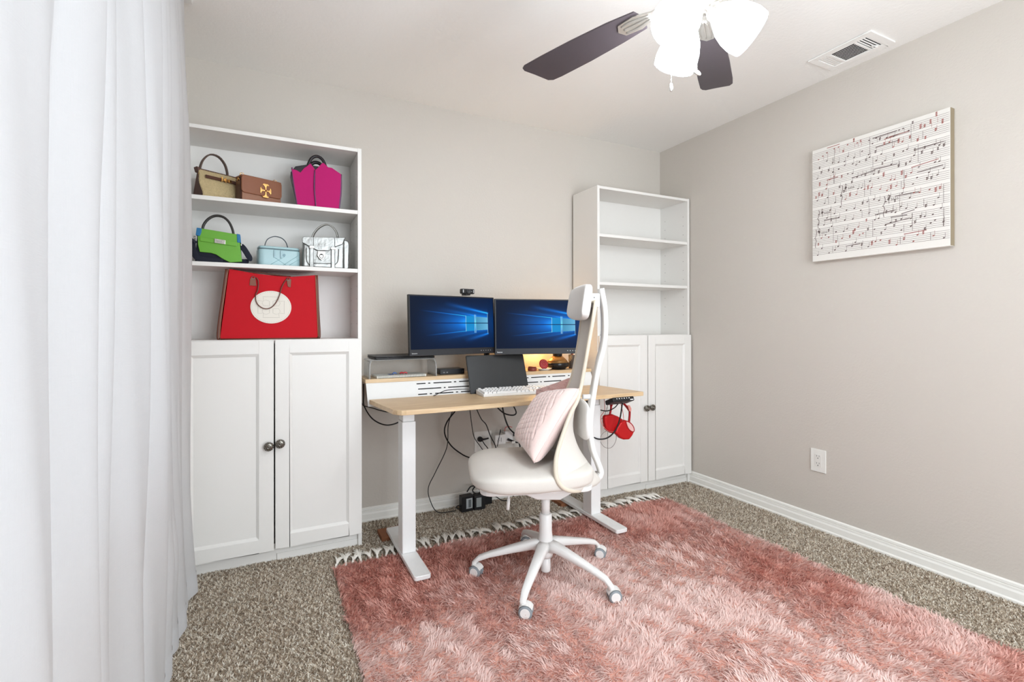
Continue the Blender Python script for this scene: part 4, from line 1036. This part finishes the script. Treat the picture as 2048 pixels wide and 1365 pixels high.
# ------------------------------------------------------------------ wall outlets, chargers, power bricks
PLATE = mat('white_outlet_plastic', S(238, 236, 230), .35)
def receptacle(m, d, P):
    """P(u, out, z) maps to the wall"""
    for zc in (.0195, -.0195):
        for du, w in ((-.006, .0018), (.007, .0018)):
            a = [P(du - w / 2, .0072, zc + .010), P(du + w / 2, .0072, zc + .010), P(du + w / 2, .0072, zc + .002), P(du - w / 2, .0072, zc + .002)]; d.add(a, [(0, 1, 2, 3)])
        d.add([P(.0026 * math.cos(k * PI / 4), .0072, zc - .006 + .0026 * math.sin(k * PI / 4)) for k in range(8)], [tuple(range(8))])
def outlet_right():
    t = thing('wall_outlet', 'white double wall outlet low on the right wall', 'outlet', (0, -1.2145, .378))
    obj('plate', M().box(-.0055, 0, -.0415, .0415, -.062, .062), PLATE, t, .002)
    obj('socket_face', M().prism(rrect(-.0175, .0175, -.034, .034, .004), -.0068, -.0055, 'yz'), mat('socket_plastic', S(232, 230, 224), .3), t)
    d = M(); receptacle(None, d, lambda u, o_, z: (-o_, -u, z)); obj('socket_slots', d, DARKHOLE, t)
outlet_right()
def outlet_back():
    t = thing('wall_outlet', 'white wide wall outlet behind the chair seat, under the desk', 'outlet', (-1.4785, 0, .3845))
    obj('plate', M().box(-.0585, .0585, -.0055, 0, -.064, .064), PLATE, t, .002)
    for sx in (-.023, .023): obj('socket_face', M().prism(rrect(sx - .0175, sx + .0175, -.034, .034, .004), -.0068, -.0055, 'xz'), mat('socket_plastic_back', S(230, 228, 222), .3), t)
    p = thing('power_plug', 'round black plug in the left socket of the back wall outlet', 'plug', (-1.503, -.0068, .402))
    obj('plug_body', M().lathe([(.016, 0), (.017, .006), (.014, .022), (.010, .030)], (0, 0, 0), 18, Matrix.Rotation(PI / 2, 3, 'X')), BLACK, p)
    obj('strain_relief', M().tube([(0, -.022, 0), (.018, -.030, .002), (.048, -.030, .006)], [.008, .006, .005], 8), BLACK, p)
    c = thing('charger_cube', 'white cube charger with cables, to the right of the back wall outlet plate', 'charger', (-1.375, -.0068, .395))
    obj('body', M().box(-.045, .03, -.055, 0.0065, -.03, .032), WPLAS, c, .006, 3)
    d = M()
    for xx in (-.032, -.015): d.box(xx, xx + .002, -.0558, -.055, -.006, -.002)
    d.box(-.004, -.002, -.0558, -.055, -.012, .014); obj('ports', d, DARKHOLE, c)
    w = thing('charger_block', 'white block charger tucked behind the cube charger', 'charger', (-1.315, -.001, .402)); obj('body', M().box(-.028, .03, -.045, .0, -.03, .040), WPLAS, w, .005, 3); obj('plug_neck', M().box(.03, .075, -.035, -.01, .0, .018), BLACK, w, .003)
    cable('short pinkish cable arching over the white chargers', [(-1.338, -.03, .438), (-1.336, -.035, .462), (-1.315, -.04, .470), (-1.29, -.04, .462)], .0026, PC)
    cable('black lead standing up from the cube charger', [(-1.405, -.06, .355), (-1.395, -.062, .405), (-1.378, -.05, .455), (-1.371, -.035, .440), (-1.373, -.03, .428)], .0026)
    q = thing('usb_plug', 'black plug with white paper tag beside the chargers', 'plug', (-1.30, -.06, .375)); obj('plug_body', M().tube([(-.03, 0, .018), (0, 0, .004), (.04, .0, -.012)], [.008, .006, .004], 8), BLACK, q); obj('paper_tag', M().box(-.006, .018, -.009, -.007, -.010, .004), mat('paper_tag', S(226, 222, 214), .7), q)
outlet_back()
def bricks():
    t = thing('power_brick', 'left black power brick with white label, standing by the baseboard', 'power adapter', (-1.635, -.115, .008), math.radians(4))
    obj('housing', M().box(-.038, .038, -.022, .022, 0, .095), BLACK, t, .004); lb = M(); lb.box(-.010, .030, -.0228, -.022, .018, .078); obj('rating_label', lb, mat('silver_label', S(176, 182, 184), .5), t)
    obj('label_print', M().box(.004, .022, -.0232, -.0228, .024, .070), mat('grey_print', S(96, 102, 104), .6), t)
    obj('cord_loop', M().tube([(-.036, -.01, .038), (-.058, -.012, .044), (-.072, -.012, .036), (-.058, -.012, .028), (-.036, -.01, .030)], .003, 8), BLACK, t)
    t = thing('power_brick', 'right black power brick with glossy label beside the first brick', 'power adapter', (-1.556, -.118, .008), math.radians(-3))
    obj('housing', M().box(-.036, .036, -.022, .022, 0, .085), BLACK, t, .004); obj('rating_label', M().box(-.022, .010, -.0228, -.022, .018, .074), mat('grey_label', S(150, 156, 156), .4), t)
    t = thing('power_strip', 'black block with tangled leads behind the power bricks', 'power adapter', (-1.50, -.058, .01)); obj('housing', M().box(-.06, .05, -.025, .025, 0, .065), BLACK, t, .004)
    obj('tangled_lead', M().tube([(-.12, -.03, .10), (-.09, -.02, .125), (-.05, -.01, .115), (-.03, -.02, .09), (-.05, -.03, .075), (-.08, -.02, .098), (-.04, 0, .12), (-.0, -.01, .10)], .004, 8), BLACK, t)
bricks()

# ------------------------------------------------------------------ canvas with printed music
def canvas():
    t = thing('music_canvas', 'square canvas print of sheet music staves on the right wall', 'picture', (-.001, -1.507, 1.4645))
    CAN = mat('ivory_canvas', S(230, 226, 219), .85, bump=(900, .2, .0005))
    W = .606; Hh = .606
    obj('canvas', M().box(-.034, 0, -W / 2, W / 2, 0, Hh), CAN, t, .002)
    obj('side_wrap', M().box(-.0335, -.001, -W / 2 - .0008, -W / 2 - .0001, .002, Hh - .002), mat('printed_side', S(150, 136, 112), .8), t)
    m = M(); r = random.Random(5); xs = -.0346
    def quad(u0, z0, u1, z1, th, sl=0, c=0):   # u to the viewer's right is -y
        m.cur = c
        m.add([(xs - c * 1e-5, W / 2 - u0, z0 - th), (xs - c * 1e-5, W / 2 - u1, z1 - th), (xs - c * 1e-5, W / 2 - u1, z1 + th), (xs - c * 1e-5, W / 2 - u0, z0 + th)], [(0, 1, 2, 3)])
    def head(u, z, s=1, c=1):
        m.cur = c; p = []
        for k in range(8):
            a = k * PI / 4; x, y = .0044 * s * math.cos(a), .0029 * s * math.sin(a); ca, sa = math.cos(.45), math.sin(.45)
            p.append((xs - .0002 - c * 1e-5, W / 2 - (u + x * ca - y * sa), z + x * sa + y * ca))
        m.add(p, [tuple(range(8))])
    def stem(u, z, up, c):
        h = .022 * up; m.cur = c
        m.add([(xs - .0001, W / 2 - u + .0005, z), (xs - .0001, W / 2 - u - .0005, z), (xs - .0001, W / 2 - u - .0005, z + h), (xs - .0001, W / 2 - u + .0005, z + h)], [(0, 1, 2, 3)])
    gap = .0086; z = Hh - .022; sysn = 0; staff_tops = []
    while z > .03:
        for i in range(5):
            zz = z - i * gap
            if zz > .006: quad(.002, zz, W - .002, zz, .0007, c=0)
        staff_tops.append(z); z -= gap * 4 + (.014 if len(staff_tops) % 2 else .020)
    zones = [(0, .02, .45), (0, .0, .3)]
    for si, zt in enumerate(staff_tops):
        # bar lines
        u = r.uniform(.08, .14)
        while u < W - .02:
            m.cur = 1; zb = zt - 4 * gap - (.014 + 4 * gap if si % 2 == 0 and si + 1 < len(staff_tops) else 0)
            m.add([(xs - .0001, W / 2 - u + .0006, zb), (xs - .0001, W / 2 - u - .0006, zb), (xs - .0001, W / 2 - u - .0006, zt), (xs - .0001, W / 2 - u + .0006, zt)], [(0, 1, 2, 3)])
            u += r.uniform(.11, .19)
        u = .02 + r.uniform(0, .02)
        while u < W - .02:
            red = (math.sin(u * 13 + si * 2.1) + math.sin(u * 5 - si * 1.3)) > .55
            c = 2 if red else 1
            zc = zt - r.uniform(-.5, 4.5) * gap
            k = r.choice((1, 1, 2, 3)) if red else r.choice((1, 1, 1, 2))
            for q in range(k): head(u, min(max(zc + q * .0070, .006), Hh - .006), 1, c)
            if r.random() < .8: stem(u + (.0045), min(zc, Hh - .03), 1 if zc < Hh - .05 else -1, c)
            if r.random() < .10:
                L_ = r.uniform(.05, .12); dz = r.uniform(-.004, .012)
                if u + L_ < W - .01 and zc + .026 + dz < Hh - .004: quad(u, zc + .024, u + L_, zc + .024 + dz, .0016, c=c)
            u += r.choice((.016, .022, .030, .038))
    # brace and clef-like scrolls
    def squig(pts, th=.0009):
        for (a, b), (c_, d_) in zip(pts[:-1], pts[1:]):
            dx, dz = c_ - a, d_ - b; l = math.hypot(dx, dz) or 1; nx, nz = -dz / l * th, dx / l * th; m.cur = 1
            m.add([(xs - .00025, W / 2 - (a + nx), b + nz), (xs - .00025, W / 2 - (c_ + nx), d_ + nz), (xs - .00025, W / 2 - (c_ - nx), d_ - nz), (xs - .00025, W / 2 - (a - nx), b - nz)], [(0, 1, 2, 3)])
    for (u0, zt) in ((.155, staff_tops[4]), (.35, staff_tops[6]), (.035, staff_tops[6]), (.02, staff_tops[8] if len(staff_tops) > 8 else staff_tops[-1])):
        squig([(u0 + .004 * math.sin(k / 20 * 2 * PI * 1.5) * (1 if k < 10 else -1) - (.004 if 8 < k < 12 else 0), zt - k * .0052) for k in range(20)], .0012)
        cu, cz = u0 + .018, zt - .018
        squig([(cu + .006 * (1 - k / 26) * math.cos(k * .6), cz + .006 * (1 - k / 26) * math.sin(k * .6)) for k in range(26)])
        squig([(cu + .002, cz - .022), (cu + .001, cz), (cu + .004, cz + .016), (cu, cz + .022), (cu - .003, cz + .012), (cu + .004, cz - .002)])
        for k in range(4): squig([(cu + .014 + k * .008, cz + .004), (cu + .013 + k * .008, cz - .010)], .0006); squig([(cu + .013 + k * .008, cz - .010), (cu + .018 + k * .008, cz - .005), (cu + .013 + k * .008, cz - .003)], .0006)
    obj('printed_staves', m, [mat('staff_line_ink', S(140, 124, 118), .8), mat('note_ink', S(104, 88, 84), .8), mat('red_note_ink', S(158, 92, 84), .8)], t)
canvas()

# ------------------------------------------------------------------ ceiling register
def vent():
    t = thing('ceiling_vent', 'white three-section air register on the ceiling near the right wall', 'vent', (-.167, -1.473, H))
    m = M(); ax, ay = .100, .145
    z0, z1 = -.008, 0; ix, iy = .066, .112
    m.box(-ax, ax, -ay, -iy, z0, z1); m.box(-ax, ax, iy, ay, z0, z1); m.box(-ax, -ix, -iy, iy, z0, z1); m.box(ix, ax, -iy, iy, z0, z1)
    m.box(-ix, ix, -.062, -.050, z0 + .001, z1); m.box(-ix, ix, .056, .068, z0 + .001, z1)
    obj('frame', m, CEIL, t, .002)
    obj('duct_shade', M().box(-ix, ix, -iy, iy, -.0015, -.0005), DARKHOLE, t)
    s = M()
    for i in range(10):
        x = -ix + .006 + i * .0133; s.obox((x, .003, z0 + .004), (.0075, .106, .0012), Matrix.Rotation(math.radians(-24), 3, 'Y'))
    obj('centre_louvres', s, TRIM, t)
    e = M()
    for i in range(4):
        e.obox((0, -.070 - i * .0122, z0 + .004), (2 * ix, .0052, .0012), Matrix.Rotation(math.radians(-30), 3, 'X'))
        e.obox((0, .074 + i * .0105, z0 + .0035), (2 * ix, .0105, .0012), Matrix.Rotation(math.radians(10), 3, 'X'))
    obj('end_louvres', e, CEIL, t)
    obj('damper_lever', M().tube([(.030, -.078, z0), (.045, -.100, z0 - .006)], .0035, 8, sub=1), TRIM, t)
vent()

# ------------------------------------------------------------------ ceiling fan
def fan():
    t = thing('ceiling_fan', 'ceiling fan with dark blades and three lit white glass shades', 'ceiling fan', (-1.53, -1.80, 0))
    NK = mat('brushed_nickel_fan', S(206, 202, 196), .3, .9)
    obj('canopy', M().lathe([(.065, H), (.065, H - .02), (.03, H - .06), (.014, H - .065)], (0, 0, 0), 32), NK, t)
    obj('downrod', M().lathe([(.012, H - .06), (.012, 2.27)], (0, 0, 0), 16), NK, t)
    obj('motor_housing', M().lathe([(.03, 2.28), (.085, 2.265), (.110, 2.235), (.110, 2.19), (.085, 2.165), (.06, 2.155)], (0, 0, 0), 36), NK, t)
    obj('light_fitter', M().lathe([(.055, 2.155), (.078, 2.14), (.080, 2.11), (.06, 2.08), (.02, 2.062), (.008, 2.05), (.0001, 2.048)], (0, 0, 0), 32), NK, t)
    BL = mat('dark_wood_blade', S(76, 68, 72), .38, noise=(6, .15))
    for a_ in (107, 37, -36, -109, 180):
        a = math.radians(a_); R = Matrix.Rotation(a, 4, 'Z')
        tilt = Matrix.Rotation(math.radians(11), 4, 'X')
        b = M(); poly = [(.20, -.045), (.30, -.056), (.45, -.066), (.60, -.070), (.645, -.068), (.664, -.056), (.685, .0), (.704, .042), (.700, .057), (.685, .064), (.60, .065), (.45, .062), (.30, .054), (.20, .042), (.185, 0)]
        b.prism(poly, -.003, .003, 'xy'); b.xf(R @ Matrix.Translation((0, 0, 2.135)) @ tilt)
        bo = obj('blade', b, BL, t, .0015)
        i = M(); i.prism([(.075, -.020), (.15, -.014), (.21, -.032), (.27, -.026), (.285, 0), (.27, .026), (.21, .032), (.15, .014), (.075, .020)], -.0085, -.0035, 'xy')
        for k in (-.018, .0, .018): i.tube([(.16, k * .4, -.009), (.22, k, -.011), (.262, k * .9, -.009)], .0035, 8)
        i.xf(R @ Matrix.Translation((0, 0, 2.135)) @ tilt); obj('blade_iron', i, NK, bo)
    OPAL = mat('lit_frosted_glass', (.95, .95, .95), .3, emit=((.86, .935, 1.0), 17.0))
    for a_ in (195, 75, 315):
        a = math.radians(a_); d = Vector((math.cos(a), math.sin(a), 0))
        ax_ = (d * math.sin(math.radians(48)) + Vector((0, 0, -math.cos(math.radians(48))))).normalized()   # points out through the mouth
        mouth = d * .145 + Vector((0, 0, 1.972)); top = mouth - ax_ * .125
        q = ax_.to_track_quat('Z', 'Y').to_matrix()
        s = M().lathe([(.026, 0), (.034, .012), (.052, .040), (.062, .070), (.066, .100), (.0635, .125), (.0625, .126)], top, 36, q, caps=False)
        sh = obj('lamp_shade', s, OPAL, t, solid=.003)
        obj('rim', M().tube([mouth + q @ Vector((.0632 * math.cos(k * PI / 12), .0632 * math.sin(k * PI / 12), 0)) for k in range(24)], .0022, 8, closed=True, sub=1), mat('clear_rim', S(176, 184, 192), .3), sh)
        c = M().lathe([(.010, -.050), (.014, -.03), (.028, -.012), (.029, .004), (.024, .006)], top, 24, q); c.tube([d * .045 + Vector((0, 0, 2.10)), d * .06 + Vector((0, 0, 2.115)), top - ax_ * .04], .009, 10)
        obj('socket_arm', c, NK, t)
        bl = M().ball(top + ax_ * .065, .028); obj('bulb', bl, mat('lit_bulb', (1, 1, 1), .3, emit=((1, .96, .9), 12)), sh)
        l = bpy.data.lights.new('fan_bulb', 'POINT'); l.energy = BULB_P; l.color = (.85, .93, 1.0); l.shadow_soft_size = .045
        o = bpy.data.objects.new('fan_bulb', l); COL.objects.link(o); o.parent = t; o.location = mouth + ax_ * .045
    for (x, y, z1_, z2_, nm) in ((-.076, .034, 2.10, 1.852, 'a'), (-.043, -.034, 2.085, 1.870, 'b')):
        ch = M(); z = z1_
        while z > z2_: ch.ball((x, y, z), .0022, n=6); z -= .0050
        ch.tube([(x, y, z1_), (x, y, z2_)], .0007, 5, sub=1)
        c_ = obj('pull_chain', ch, NK, t)
        if nm == 'a': obj('pendant', M().ball((x, y, z2_ - .014), .014, (.5, .35, 1)), NK, c_)
        else: obj('pendant', M().lathe([(.0001, -.002), (.014, -.002), (.015, 0), (.014, .002), (.0001, .002)], (x, y, z2_ - .010), 20, Matrix.Rotation(math.radians(60), 3, 'X'), caps=False), NK, c_)
fan()
